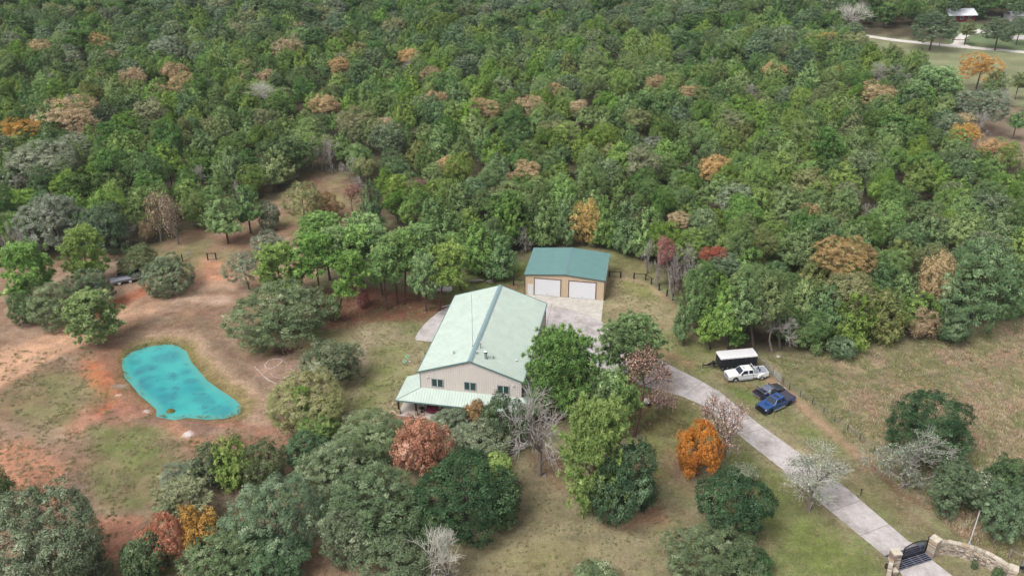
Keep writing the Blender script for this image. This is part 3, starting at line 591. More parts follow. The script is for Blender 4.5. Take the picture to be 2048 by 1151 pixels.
def tree(name, kind, leafm, cx, cy, hw, hh, label, cat='tree', clear=None, base=None, group=None, bark=None, cull=None, lean=True):
    """one tree read off the photo: crown centre and half sizes in photo pixels, foot at 'base' when it shows"""
    clear = {'oak': .7, 'shag': .5, 'open': 1.6, 'pine': 4, 'cedar': .8, 'bare': 1.5, 'dead': .4, 'fan': 1.5, 'sparse': 2}[kind] if clear is None else clear
    d = ray(cx, cy); th = math.atan2(-d[2], math.hypot(d[0], d[1])); rz = 3.0
    if base is not None:
        b = G(*base); tt = b[1]/d[1]; ctr = EYE+d*tt; hc = ctr[2]
        if hc < 1: hc = 1.5; ctr = G(cx, cy, hc)
    for _ in range(8):
        if base is None: hc = clear+rz; ctr = G(cx, cy, hc)
        zz = depth(ctr); rh = hw*zz/FPX; hm = hh*zz/FPX; rz = math.sqrt(max(hm*hm-(rh*math.sin(th))**2, (.5*rh)**2*math.cos(th)**2))/math.cos(th)
        if base is not None: rz = min(rz, hc*.97)
    if base is None: b = np.array([ctr[0], ctr[1], 0])
    off = (ctr[0]-b[0], ctr[1]-b[1]); n = COUNT[name] = COUNT.get(name, 0)+1
    rng = np.random.default_rng(int(cx*7+cy*13)); o = thing(name, label, cat, (b[0], b[1], 0), 0, group); rot = rng.uniform(0, 2*PI)
    rh *= .96; USED.append((ctr[0], ctr[1], rh*(.85 if clear < 4 else .45))); r0 = .055*math.sqrt(max(1, hc+rz))*(.9+.12*rh)
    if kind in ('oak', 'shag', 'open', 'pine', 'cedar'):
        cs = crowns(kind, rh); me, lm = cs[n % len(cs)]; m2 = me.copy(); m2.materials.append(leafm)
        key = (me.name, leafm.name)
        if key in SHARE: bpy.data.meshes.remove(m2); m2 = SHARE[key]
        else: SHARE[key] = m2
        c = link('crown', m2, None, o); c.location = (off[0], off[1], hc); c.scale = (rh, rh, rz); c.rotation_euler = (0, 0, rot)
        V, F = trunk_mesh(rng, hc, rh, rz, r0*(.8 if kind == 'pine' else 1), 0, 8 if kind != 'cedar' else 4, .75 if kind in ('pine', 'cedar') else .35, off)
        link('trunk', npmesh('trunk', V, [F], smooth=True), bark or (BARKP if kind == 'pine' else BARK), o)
    else:
        s, tips = skel(kind, n % 3); big = s[:, 6] > np.quantile(s[:, 6], .9); M = np.array([rh, rh, rz]); ca, sa_ = math.cos(rot), math.sin(rot); R3 = np.array([[ca, -sa_, 0], [sa_, ca, 0], [0, 0, 1]])
        def w_(q): return (q @ R3.T)*M+np.array([off[0], off[1], hc])
        t_ = s.copy(); t_[:, :3] = w_(s[:, :3]); t_[:, 3:6] = w_(s[:, 3:6]); t_[:, 6:] *= (rh+rz)/2
        foot = w_(np.array([[0, 0, s[:, 2].min()]]))[0]; rr = t_[:, 6].max()
        sg = np.concatenate([[[0, 0, -.2, *foot, rr*1.5, rr]], t_[big]]); V, F = tubes(sg, 7); link('trunk', npmesh('trunk', V, [F], smooth=True), bark or BARKM, o)
        V, F = tubes(t_[~big], 3); link('crown', npmesh('branches', V, [F]), bark or {'bare': LICH, 'dead': LICHW, 'fan': LICHW, 'sparse': TWIG}[kind], o)
        if leafm is not None:
            u = tip_leaves(n, tips, 12 if kind != 'sparse' else 6, .2/rh if kind != 'sparse' else .17/rh, .42/rh if kind != 'sparse' else .4/rh); V = w_(u[0]); m_ = npmesh('foliage', V, [u[1]], u[2]); link('foliage', m_, leafm, o)
    return o
SHARE = {}

# ------------------------------------------------------------------ trees one can point at
t_ = tree
# bottom left grove
t_('oak_tree','shag',L_OAK,72,1090,118,108,'broad grey-green oak filling the bottom left corner below the clay patch')
t_('oak_tree','shag',L_OAK,165,1140,55,45,'low grey-green oak beside the broad oak in the bottom left corner')
t_('cedar_tree','cedar',L_CEDARD,-4,968,26,40,'single green cedar cut by the left edge beside orange clay')
t_('small_tree','oak',L_OAKD,285,1112,40,46,'fresh green bushy tree beside the russet oak, nearest the bottom clay patch')
t_('autumn_tree','oak',L_RUST,326,1082,46,50,'russet autumn oak in the bottom left grove beside a yellow tree')
t_('autumn_tree','open',L_GOLD,396,1058,38,48,'golden yellow tree right of the russet oak in the lower left grove')
t_('small_tree','pine',L_OLIVE,362,996,56,42,'sparse olive yellow tree just behind the golden tree in the lower left grove',clear=2)
t_('shrub','shag',L_OAKG,362,950,42,28,'pale grey-green shrub at the pond-side edge of the lower left grove',cat='shrub')
t_('oak_tree','oak',L_OAK,418,930,38,40,'dark grey-green oak hugging the left side of the bright cedar by the pond seep')
t_('cedar_tree','cedar',L_CEDAR,466,916,44,50,'bright yellow-green cedar between two dark oaks below the pond')
t_('oak_tree','oak',L_OAK,526,926,44,42,'dark oak hugging the right side of the bright cedar below the pond')
t_('oak_tree','shag',L_OAKB,548,1030,92,84,'large shaggy oak in the lower left grove, right of the golden tree')
t_('oak_tree','shag',L_OAK,455,1108,92,62,'broad oak at the bottom edge in front of the golden tree')
t_('oak_tree','oak',L_OAKB,545,1120,70,50,'bushy oak at the bottom edge left of the bare soil track')
t_('small_tree','oak',L_BRIGHT,522,1000,17,16,'small bright green sapling poking out of the large shaggy oak',clear=6)
t_('oak_tree','oak',L_OAKB,612,898,46,40,'blue-green oak just below the bright bush left of the house yard')
t_('oak_tree','shag',L_OAK,668,942,82,62,'dense oak left of the rust-coloured tree, second row from the house')
t_('oak_tree','shag',L_OAK,742,868,68,34,'low dark oak directly behind the rust-coloured tree, nearest the porch lawn')
t_('oak_tree','shag',L_OAKB,752,1010,104,84,'largest oak in the middle grove, in front of the rust-coloured tree')
t_('oak_tree','oak',L_OAK,692,1062,56,54,'round oak at the lower left of the middle grove above the bare soil track')
t_('oak_tree','shag',L_OAKB,832,1040,70,52,'spreading oak in the middle grove behind the pale dead tree')
t_('autumn_tree','oak',L_RUST,843,890,54,60,'rust-coloured dense tree in front of the house porch',bark=TWIG)
t_('oak_tree','oak',L_DEEP,930,982,104,86,'dark glossy green oak in the middle grove right of the rust-coloured tree')
t_('oak_tree','shag',L_OAK,962,888,62,46,'olive grey oak between the rust-coloured tree and the grey leafless tree')
t_('oak_tree','oak',L_BRIGHT,985,935,40,28,'yellow-green oak top rising out of the dark glossy oak',clear=4)
t_('oak_tree','oak',L_OAKD,1000,1000,40,46,'dark green oak at the right end of the middle grove, edge of the front lawn')
t_('shrub','shag',L_OAKG,905,842,40,28,'grey-green feathery shrub in front of the porch edge',cat='shrub')
t_('shrub','oak',L_BRONZE,958,822,28,27,'bronze-leaved shrub at the front corner of the porch roof',cat='shrub',clear=.5)
t_('oak_tree','oak',L_OAKD,1042,848,24,38,'dark green tree hiding the right end of the porch roof'); t_('oak_tree','oak',L_OAKD,1008,840,42,49,'dark green tree against the right end of the house porch')
t_('bare_tree','bare',None,1082,846,66,84,'large grey leafless tree in front of the house',base=(1094,950))
t_('bare_tree','bare',None,1020,880,24,20,'low grey leafless scrub left of the large leafless tree',clear=.3)
t_('dead_tree','dead',None,890,1104,48,58,'pale bone-white dead tree at the bottom edge',clear=.2)
t_('oak_tree','shag',L_OAK,786,1128,76,46,'oak at the bottom edge left of the pale dead tree')
t_('pine_tree','pine',L_PINEB,1190,906,72,106,'tall bright yellow-green pine beside the darkest oak on the front lawn',clear=.8)
t_('oak_tree','oak',L_DEEP,1252,962,64,78,'very dark green oak tucked against the bright yellow-green pine')
t_('shrub','shag',L_OAK,1190,1150,42,16,'low shrub cut by the bottom edge on the front lawn',cat='shrub')
# pines between the house and the drive
t_('pine_tree','pine',L_PINED,1128,738,72,84,'big dark green pine against the right side of the house',clear=2.5)
t_('pine_tree','pine',L_PINED,1262,688,66,62,'big dark green pine over the concrete turn, right of the house',clear=4)
t_('pine_tree','pine',L_PINE,1200,790,48,52,'green pine behind the bright yellow-green pine',clear=1.5)
t_('pine_tree','pine',L_PINE,1250,800,34,48,'slim green pine just left of the leaning red-brown pine',clear=2)
t_('pine_tree','pine',L_PINE,1095,790,34,40,'small green pine behind the large grey leafless tree',clear=1)
t_('dying_pine','sparse',L_PINK,1290,748,46,50,'tall red-brown dying pine on a leaning bare trunk beside the drive',base=(1268,872),bark=BARKP)
t_('dying_pine','sparse',L_PINK,1318,800,34,26,'low reddish leafless sapling by the drive edge below the dying pine',clear=1)
t_('autumn_tree','oak',L_ORANGE,1398,898,43,52,'glowing orange autumn tree beside the drive',clear=.6)
t_('autumn_tree','sparse',L_PINK,1458,842,54,58,'thin pinkish-brown tree half over the drive beside the orange tree',base=(1441,914))
t_('oak_tree','oak',L_DEEP,1472,1004,72,60,'round dark green oak on the lawn left of the drive',base=(1472,1066))
t_('bare_tree','fan',L_OAKG,1480,948,26,18,'small pale leafless tree behind the round dark oak left of the drive',clear=1)
t_('bare_tree','fan',L_OAKG,1630,958,70,58,'pale lichen-covered tree leaning over the drive',base=(1617,1020))
t_('oak_tree','shag',L_OAK,1425,1112,90,56,'grey-green oak at the bottom edge left of the gate lawn')
t_('oak_tree','oak',L_OAKD,1500,1128,48,36,'brighter green oak at the bottom edge, right of the grey-green oak')
# right side
t_('oak_tree','oak',L_DEEP,1868,848,82,68,'large solitary dark green oak in the dry meadow')
t_('bare_tree','bare',L_OAKG,1820,920,70,66,'grey leafless tree in front of the solitary meadow oak',clear=.5)
t_('shrub','oak',L_BRIGHT,1905,925,22,16,'bright green shrub between the meadow oak and the grey hedge trees',cat='shrub')
t_('oak_tree','shag',L_OAKB,1925,972,62,56,'blue-green oak right of the grey leafless tree in the meadow hedge')
t_('bare_tree','bare',L_OAKG,1965,985,38,40,'thin grey lichen tree inside the hedge above the gate wall',clear=.5)
t_('oak_tree','oak',L_OAKD,2025,960,52,48,'dark oak on the right edge in the hedge behind the meadow oak')
t_('oak_tree','shag',L_OAKB,2025,1025,56,58,'blue-green oak on the right edge just above the gate wall')
# left middle
t_('pine_tree','pine',L_PINEB,183,634,54,50,'bright round pine by the pond with its trunk showing',base=(193,690))
t_('pine_tree','pine',L_PINE,48,542,48,58,'green pine at the left edge beside the dirt road',clear=1.5)
t_('pine_tree','pine',L_PINEB,166,504,42,50,'bright pine behind the flatbed trailer, near the wood edge',clear=2)
t_('oak_tree','shag',L_OAK,105,608,54,44,'dark grey-green oak in the thicket above the dirt road')
t_('oak_tree','oak',L_OAKD,45,612,30,30,'dark green bush at the foot of the left-edge pine')
t_('oak_tree','shag',L_OAK,178,576,44,38,'dark oak left of the flatbed trailer')
t_('oak_tree','shag',L_OAK,272,519,38,28,'round grey-green oak behind the flatbed trailer')
t_('oak_tree','shag',L_OAK,334,549,50,40,'spreading grey-green oak beside the dirt road, right of the flatbed trailer',base=(350,581))
t_('oak_tree','open',L_OAKG,484,535,38,30,'small grey oak with a leaning bare trunk at the end of the dirt road',base=(499,578))
t_('pine_tree','pine',L_PINEB,556,540,48,50,'bright yellow-green pine at the left end of the pine row',clear=1.5)
t_('oak_tree','shag',L_OAK,556,626,100,66,'very large grey-green oak between the pond and the house')
t_('oak_tree','oak',L_OAK,661,716,56,42,'round dark oak on the yard left of the house',base=(676,762))
t_('oak_tree','shag',L_OLIVE,612,805,76,60,'olive green thicket tree between the pond path and the yard')
t_('small_tree','oak',L_BRIGHT,632,848,42,34,'bright green bush in front of the olive thicket')
t_('small_tree','oak',L_BRIGHT,600,790,18,20,'bright green sapling growing through the olive thicket',clear=5)
# row of pines behind the yard
ROWP = [(675,640,700,560,34,L_PINE,'shortest pine at the near left corner of the pine row'),(694,592,665,508,36,L_PINE,'pine third from the left in the pine row, behind the yard'),(731,592,713,505,40,L_PINE,'pine over the little red-leaved shrub in the pine row'),
 (775,620,765,545,32,L_PINE,'straight-trunked pine in the middle of the pine row'),(795,608,788,520,34,L_PINE,'tall pine in the middle of the pine row, just right of the straight-trunked one'),(811,608,812,515,34,L_PINE,'pine in the right half of the pine row, in front of the tallest'),
 (836,600,838,500,38,L_PINE,'tallest pine of the pine row'),(852,622,848,560,30,L_PINE,'low pine on the lawn edge of the pine row'),(878,621,893,540,38,L_PINEB,'rightmost pine of the pine row, near the concrete slab'),
 (640,600,632,520,44,L_PINE,'dark pine behind the bright yellow-green pine'),(660,560,645,480,46,L_PINE,'pine at the back of the pine row towards the clearing'),(720,560,725,480,40,L_PINE,'dark pine at the back of the pine row, beside the olive trees'),(765,590,752,505,34,L_PINE,'pine at the back of the pine row, behind the straight-trunked one'),(922,580,905,520,26,L_PINE,'small pine beside the white tank')]
for bx, by, x_, y_, h_, m_, lab in ROWP: t_('pine_tree','pine',m_,x_,y_-12,h_*1.08,42 if h_ < 40 else 45,lab,base=(bx,by))
t_('shrub','oak',L_RED,726,592,14,20,'small red-leaved shrub among the trunks of the pine row',cat='shrub',clear=.2)
t_('small_tree','pine',L_PINEB,665,615,18,26,'small bright pine sapling at the foot of the pine row',clear=.4)
# clearing behind
t_('cedar_tree','cedar',L_CEDAR,447,428,38,34,'cedar on a dark straight trunk standing alone in the clearing',base=(457,487))
t_('cedar_tree','cedar',L_CEDARD,491,405,30,34,'dark cedar at the far side of the clearing beside the lone cedar',base=(502,466))
t_('oak_tree','oak',L_OAKG,538,428,23,26,'small grey-green oak at the top of the clearing',base=(542,458))
t_('oak_tree','oak',L_OAKG,536,490,32,26,'pale grey-green oak behind the small oak with the leaning trunk')
t_('oak_tree','open',L_OLIVE,604,400,38,34,'olive tree at the back of the clearing',base=(612,456))
t_('oak_tree','open',L_BRONZE,650,410,36,28,'bronze olive tree on a leaning trunk at the back of the clearing',base=(672,440))
t_('autumn_tree','sparse',L_RED,702,402,20,30,'pinkish-red tree at the back of the clearing',base=(705,448))
t_('cedar_tree','cedar',L_CEDARD,742,420,30,52,'dark cedar with pale bare limbs beside the pinkish-red tree',base=(748,470))
t_('autumn_tree','sparse',L_RED,832,382,24,24,'red-leaved tree at the wood edge behind the pine row',clear=4)
t_('oak_tree','shag',L_OAKG,104,440,66,50,'broad grey oak at the wood edge behind the left-edge pine',clear=2)
t_('oak_tree','shag',L_OAKB,210,458,44,46,'blue-green oak at the wood edge behind the bright pine',clear=1)
t_('autumn_tree','open',L_TAN,292,460,14,18,'little tan tree at the wood edge of the clearing',clear=1)
for i, (x_, y_, bx, by) in enumerate([(312,425,322,482),(345,428,355,488),(258,468,258,488)]): t_('bare_tree','sparse' if i < 2 else 'bare',L_TAN if i < 2 else None,x_,y_,22,40 if i < 2 else 18,('pale-trunked thin tree at the wood edge beside the little tan tree','pale leaning thin tree at the wood edge of the clearing','short forked bare tree at the wood edge beside the blue-green oak')[i],base=(bx,by))
# wood edge on the right
t_('oak_tree','shag',L_OAKB,1965,566,86,86,'huge blue-green oak at the wood edge above the meadow',clear=1)
t_('autumn_tree','open',L_TAN,1874,560,42,56,'tall tan autumn oak beside the huge blue-green oak',clear=2)
t_('autumn_tree','open',L_TAN,1854,646,30,28,'small tan tree at the meadow edge below the tall tan oak',clear=1)
t_('oak_tree','shag',L_OAKB,1910,656,30,32,'small blue-green oak at the meadow edge right of the small tan tree')
t_('shrub','shag',L_OAKB,1684,692,28,22,'blue-green shrub at the wood edge behind the trailers',cat='shrub')
t_('autumn_tree','open',L_GOLD,1172,440,32,40,'golden tree at the wood edge behind the garage',clear=1.5)
t_('autumn_tree','open',L_RED,1330,498,22,26,'red tree on a thin pale trunk at the wood edge right of the garage',base=(1342,586),bark=BARKG)
t_('autumn_tree','open',L_RED,1428,508,30,15,'bright red low crown in the wood edge right of the garage',clear=5)
t_('autumn_tree','open',L_TAN,1684,508,60,34,'wide golden tan oak crown in the wood above the trailers',clear=6)
t_('bare_tree','bare',None,1052,478,20,24,'grey-pink leafless tree beside the garage roof',clear=.5)
t_('bare_tree','bare',None,1362,520,26,36,'cluster-like leafless tree with many thin stems right of the garage',clear=1)
t_('bare_tree','bare',None,1545,640,40,36,'cedar-edge leafless tree on a stout pale trunk behind the stock trailer',base=(1546,706))
for x_, y_, bx, by in [(1350,548,1352,592),(1377,552,1379,600),(1393,562,1396,612),(1318,532,1320,572),(1296,512,1298,548),(18,478,20,524),(44,486,46,528),(70,492,71,524),(478,392,480,424),(660,318,662,348)]:
    t_('bare_tree','bare',None,x_,y_,12,34,'thin pale leafless stem standing at the very edge of the wood',base=(bx,by),group='thin leafless stems at the wood edge')
for i, (x_, y_, bx, by) in enumerate([(1366,645,1366,692),(1418,655,1420,698),(1392,600,1396,668),(1450,620,1456,700),(1490,600,1508,706),(1545,590,1560,700),(1475,672,1478,702)]):
    t_('cedar_tree','cedar',L_CEDAR if i % 2 else L_CEDARD,x_,y_,(20,26,34,38,36,40,18)[i],(30,26,42,46,44,44,18)[i],('slim cedar standing apart on the lawn at the wood edge','cedar left of the stock trailer nose','cedar behind the slim lawn cedar','cedar directly behind the stock trailer nose','cedar behind the middle of the stock trailer','cedar behind the tail of the stock trailer','small cedar bush touching the stock trailer roof')[i],base=(bx,by))
for i, (x_, y_, h_, v_) in enumerate([(1605,612,40,50),(1655,622,42,52),(1712,636,44,54),(1768,630,42,52),(1700,568,38,42),(1760,562,40,44),(1806,592,34,46),(1632,550,38,42),(1500,540,36,42),(1440,585,34,40),(1570,505,36,40),(1800,520,36,42)]):
    t_('cedar_tree','cedar',(L_CEDAR, L_CEDARD, L_CEDAR, L_CEDARO)[i % 4],x_,y_,h_,v_,'full cedar bushy to the ground at the wood edge above the trailers',group='edge cedars above the trailers',clear=.3)
for i, (x_, y_, h_, v_) in enumerate([(905,462,40,42),(958,492,42,46),(1003,508,36,42),(1020,440,40,48),(925,410,38,44),(1092,440,36,44),(1132,440,30,42),(1215,440,36,46),(1256,450,36,48),(1296,462,34,46),(870,440,34,44)]):
    t_('cedar_tree','cedar',(L_CEDARD, L_CEDAR, L_CEDARD, L_CEDAR)[i % 4],x_,y_,h_,v_,'green cedar at the wood edge close behind the house and garage',group='edge cedars behind the house',clear=1.2)
# crowns that stand out of the deep wood
for x_, y_, h_, k_, m_, lab in [
 (138,232,62,'open',L_TAN,'widest tan oak crown in the left wood'),(44,262,44,'open',L_GOLD,'golden tan oak crown at the left edge of the wood'),(524,192,40,'fan',None,'large grey leafless tree standing out of the left wood'),(523,236,34,'open',L_OLIVE,'olive crown below the large grey leafless tree of the left wood'),
 (85,325,66,'shag',L_OAKG,'long pale grey oak crown low in the left wood'),(150,292,40,'shag',L_OAKG,'pale grey oak crown above the long pale one in the left wood'),(335,96,36,'shag',L_OAKG,'blue-grey crown high in the left wood'),(1702,38,38,'fan',None,'big grey leafless tree near the white gravel road'),
 (1653,80,24,'open',L_GOLD,'golden tree just below the big grey leafless tree'),(1754,187,38,'open',L_TAN,'peach-coloured crown at the right of the wood'),(1964,132,42,'open',L_GOLD,'big golden tree standing in front of the white gravel road'),(1875,176,48,'pine',L_PINE,'rounded bright green pine below the far meadow'),
 (1966,210,50,'shag',L_OAKG,'silver-grey oak at the edge of the bare scrub patch'),(1754,145,28,'bare',None,'grey leafless tree left of the far meadow'),(1995,165,26,'cedar',L_CEDARD,'dark cedar right of the big golden tree'),(640,292,26,'bare',None,'grey leafless tree above the clearing'),(106,158,14,'dead',None,'small white dead tree in the far left wood'),
 (1870,52,44,'shag',L_OAKB,'wide blue-green oak left of the curved far drive'),(2000,58,34,'shag',L_OAKB,'blue-green oak right of the curved far drive'),(1937,55,16,'cedar',L_CEDARO,'brownish tree inside the bend of the curved far drive'),(2042,52,20,'oak',L_OAKB,'oak at the right edge beside the pale pad'),(1962,248,26,'bare',None,'grey leafless thicket at the edge of the bare scrub patch'),(1926,243,20,'fan',L_GOLD,'thin yellowish tree at the left of the bare scrub patch'),
 (2036,238,18,'cedar',L_CEDARD,'dark cedar at the right edge beside the bare scrub patch'),(2040,160,16,'cedar',L_CEDARO,'cedar at the right edge on the far meadow'),(2012,196,22,'bare',None,'grey leafless tree between the big golden tree and the right edge'),(1915,205,24,'cedar',L_CEDARD,'dark cedar under the rounded bright pine'),(2010,292,28,'open',L_OLIVE,'olive bush at the lower side of the bare scrub patch'),(1838,118,20,'cedar',L_CEDARD,'cedar at the near side of the far meadow'),(1790,112,22,'oak',L_OLIVE,'brownish oak at the near left corner of the far meadow'),
 (1450,525,34,'shag',L_OAKB,'blue-green round crown low in the wood right of the garage'),(860,412,22,'dead',None,'pale silver dead crown at the wood edge behind the pines'),(995,400,30,'cedar',L_CEDARO,'buff-coloured cedar top behind the house'),(1308,284,20,'shag',L_OAKG,'pale blue-grey crown in the middle wood')]:
    t_({'open':'autumn_tree','fan':'bare_tree','bare':'bare_tree','dead':'dead_tree','shag':'oak_tree','oak':'oak_tree','pine':'pine_tree','cedar':'cedar_tree'}[k_],k_,m_,x_,y_,h_,h_*.62 if k_ in ('open','shag') else h_*.85,lab,clear=4)
TAN = [(75,98,26,L_TAN),(190,88,30,L_TAN),(222,118,24,L_TAN),(263,154,28,L_TAN),(366,164,30,L_TAN),(349,143,28,L_TAN),(316,180,18,L_TAN),(574,97,30,L_TAN),(646,210,30,L_TAN),(533,154,22,L_TAN),(497,160,22,L_TAN),(600,55,16,L_GOLD),(683,132,22,L_TAN),(679,132,26,L_TAN),(818,113,24,L_GOLD),(862,147,20,L_TAN),(870,198,26,L_TAN),(965,217,34,L_TAN),(1060,212,34,L_TAN),(1159,215,24,L_TAN),(1110,181,26,L_TAN),(1311,166,24,L_TAN),(1382,188,28,L_TAN),(709,238,36,L_OLIVE),(774,252,28,L_TAN),(1051,343,34,L_TAN),(899,330,26,L_GOLD),(1142,258,24,L_OLIVE),(661,212,18,L_RUST),(1549,142,26,L_GOLD),(1428,334,36,L_GOLD),(1462,242,30,L_OLIVE),(10,298,14,L_TAN),(1930,265,30,L_GOLD),(1990,300,34,L_GOLD),(730,330,24,L_OLIVE),(1220,300,20,L_OLIVE),(420,250,22,L_OLIVE),(1600,330,26,L_OLIVE),(1700,380,26,L_OLIVE),(1620,420,22,L_TAN),(1360,440,26,L_TAN),(600,500,1,None)]
for x_, y_, h_, m_ in TAN:
    if m_ is None: continue
    t_('autumn_tree','open',m_,x_,y_,h_,h_*.66,{'tan_leaf':'tan autumn oak crown rising out of the green wood','gold_leaf':'small golden autumn crown rising out of the green wood','olive_oak_leaf':'olive-brown autumn crown rising out of the green wood','rust_leaf':'rusty orange crown low in the wood left of centre'}[m_.name.split('.')[0]],group='autumn crowns in the wood',clear=5)
for x_, y_, h_ in [(143,204,20),(202,284,16),(632,290,14),(330,184,12),(225,330,14),(10,335,24),(30,370,22),(400,345,16),(817,130,16),(1428,130,18),(1500,180,14),(1840,200,22),(1800,150,20),(1520,320,12),(1740,420,14),(700,330,18),(720,365,16)]:
    t_('bare_tree','bare',None,x_,y_,h_,h_*.9,'grey leafless tree standing among the green crowns of the wood',group='leafless trees in the wood',clear=4)

# ------------------------------------------------------------------ the wood: cedars as individuals, the far ones as one mass
def scatter():
    rng = np.random.default_rng(5); cell = 5.0; grid = {}; out = []
    fp = np.array(FOREST); taken = np.array(USED)
    N = 30000; ys = 120+rng.uniform(0, 1, N)**.8*(445); xs = rng.uniform(-1, 1, N)*(ys*.60+16)
    d = sdf(xs, ys, FOREST); ex = np.minimum.reduce([sdf(xs, ys, MEADOW_FAR), sdf(xs, ys, YARD_FAR), sdf(xs, ys, CLEAR_RIGHT), sdf(xs, ys, CLEAR_FAR)])
    for x, y, q, e in zip(xs, ys, d, ex):
        if q > -1.2 or e < 2.5: continue
        ed = rng.uniform(4.2, 5.9)*(1+max(0, y-300)/700)
        if ((taken[:, 0]-x)**2+(taken[:, 1]-y)**2 < (taken[:, 2]*.75+1.5)**2).any(): continue
        k = (int(x//cell), int(y//cell)); bad = False
        for i in (-1, 0, 1):
            for j in (-1, 0, 1):
                for (a, b) in grid.get((k[0]+i, k[1]+j), ()):
                    if (a-x)**2+(b-y)**2 < ed*ed: bad = True; break
                if bad: break
            if bad: break
        if bad: continue
        grid.setdefault(k, []).append((x, y)); out.append((x, y, -q))
    return out
SPOTS = sorted(scatter(), key=lambda s: s[1]-.12*abs(s[0]))
frng = np.random.default_rng(77)
FK = []                                                        # crown mesh + trunk mesh per wood kind
def wood_kind(kind, m, seeds, bark, trunk_r=.16, lod=1):
    for sd in seeds:
        if kind == 'cedar' and sd % 2: r = oak_crown(sd, (9, 12, 15)[sd % 3], 230, 44, .05, .13, 1.7, -.7, -.62, (.24, .46))
        elif kind == 'cedar': r = cedar_crown(sd, 480, 18, .14, .042, top=.55+.16*(sd % 3), rough=.24)
        elif kind == 'oak': r = oak_crown(sd, 13, 280, 40, .055, .12)
        elif kind == 'pine': r = pine_crown(sd, 300, 22, .18, .045)[:3]
        me = npmesh('crown_wood', r[0], [r[1]], r[2]); me.materials.append(m); rg = np.random.default_rng(sd)
        V, F = trunk_mesh(rg, 1.0, .35, .45, .022, 0, 6, .5); tm = npmesh('trunk_wood', V, [F], smooth=True); tm.materials.append(bark); FK.append((kind, me, tm))
wood_kind('cedar', L_CEDAR, (301, 302, 303, 304, 305), BARK); wood_kind('cedar', L_CEDARD, (311, 312, 313), BARK); wood_kind('cedar', L_CEDARO, (321, 322), BARK)
wood_kind('oak', L_OAKB, (331, 332), BARKG); wood_kind('oak', L_OAK, (341, 342), BARKG); wood_kind('oak', L_OLIVE, (351,), BARKG); wood_kind('pine', leafmat('wood_pine_needle', lc(54,84,38), lc(86,120,56), lc(124,150,82), .16, .012), (361, 362), BARKP)
PR_NEAR = np.array([.125]*5+[.1]*3+[.03, .02]+[.012, .012]+[.012, .012]+[.01]+[.01, .01]); PR_NEAR /= PR_NEAR.sum()
PR_FAR = np.array([.045]*5+[.11]*3+[.015, .015]+[.1, .1]+[.05, .05]+[.03]+[.06, .06]); PR_FAR /= PR_FAR.sum()
nced = noth = 0; rest = []
BACK = {'cedar': ('cedar_tree', 'green cedar standing in the dense wood', 'cedars of the wood'), 'oak': ('oak_tree', 'rounded oak crown standing among the cedars of the wood', 'oaks of the wood'), 'pine': ('pine_tree', 'pine standing among the cedars of the wood', 'pines of the wood')}
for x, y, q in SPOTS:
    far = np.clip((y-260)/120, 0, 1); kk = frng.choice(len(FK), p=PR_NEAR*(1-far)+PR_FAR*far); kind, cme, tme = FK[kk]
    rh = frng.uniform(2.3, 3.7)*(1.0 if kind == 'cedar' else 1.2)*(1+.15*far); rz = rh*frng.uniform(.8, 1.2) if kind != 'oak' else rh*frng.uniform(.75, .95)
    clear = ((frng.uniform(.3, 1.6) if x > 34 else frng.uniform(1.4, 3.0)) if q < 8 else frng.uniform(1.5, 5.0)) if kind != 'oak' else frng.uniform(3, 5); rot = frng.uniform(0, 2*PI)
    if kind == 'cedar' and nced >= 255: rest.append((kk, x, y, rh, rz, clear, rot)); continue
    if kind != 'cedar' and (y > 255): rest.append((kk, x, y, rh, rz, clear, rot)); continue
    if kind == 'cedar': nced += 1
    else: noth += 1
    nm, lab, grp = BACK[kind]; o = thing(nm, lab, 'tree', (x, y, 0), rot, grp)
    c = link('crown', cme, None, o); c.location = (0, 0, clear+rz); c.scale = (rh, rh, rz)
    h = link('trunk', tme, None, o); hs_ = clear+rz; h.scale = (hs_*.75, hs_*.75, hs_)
print('wood individuals', nced, noth, 'mass', len(rest))
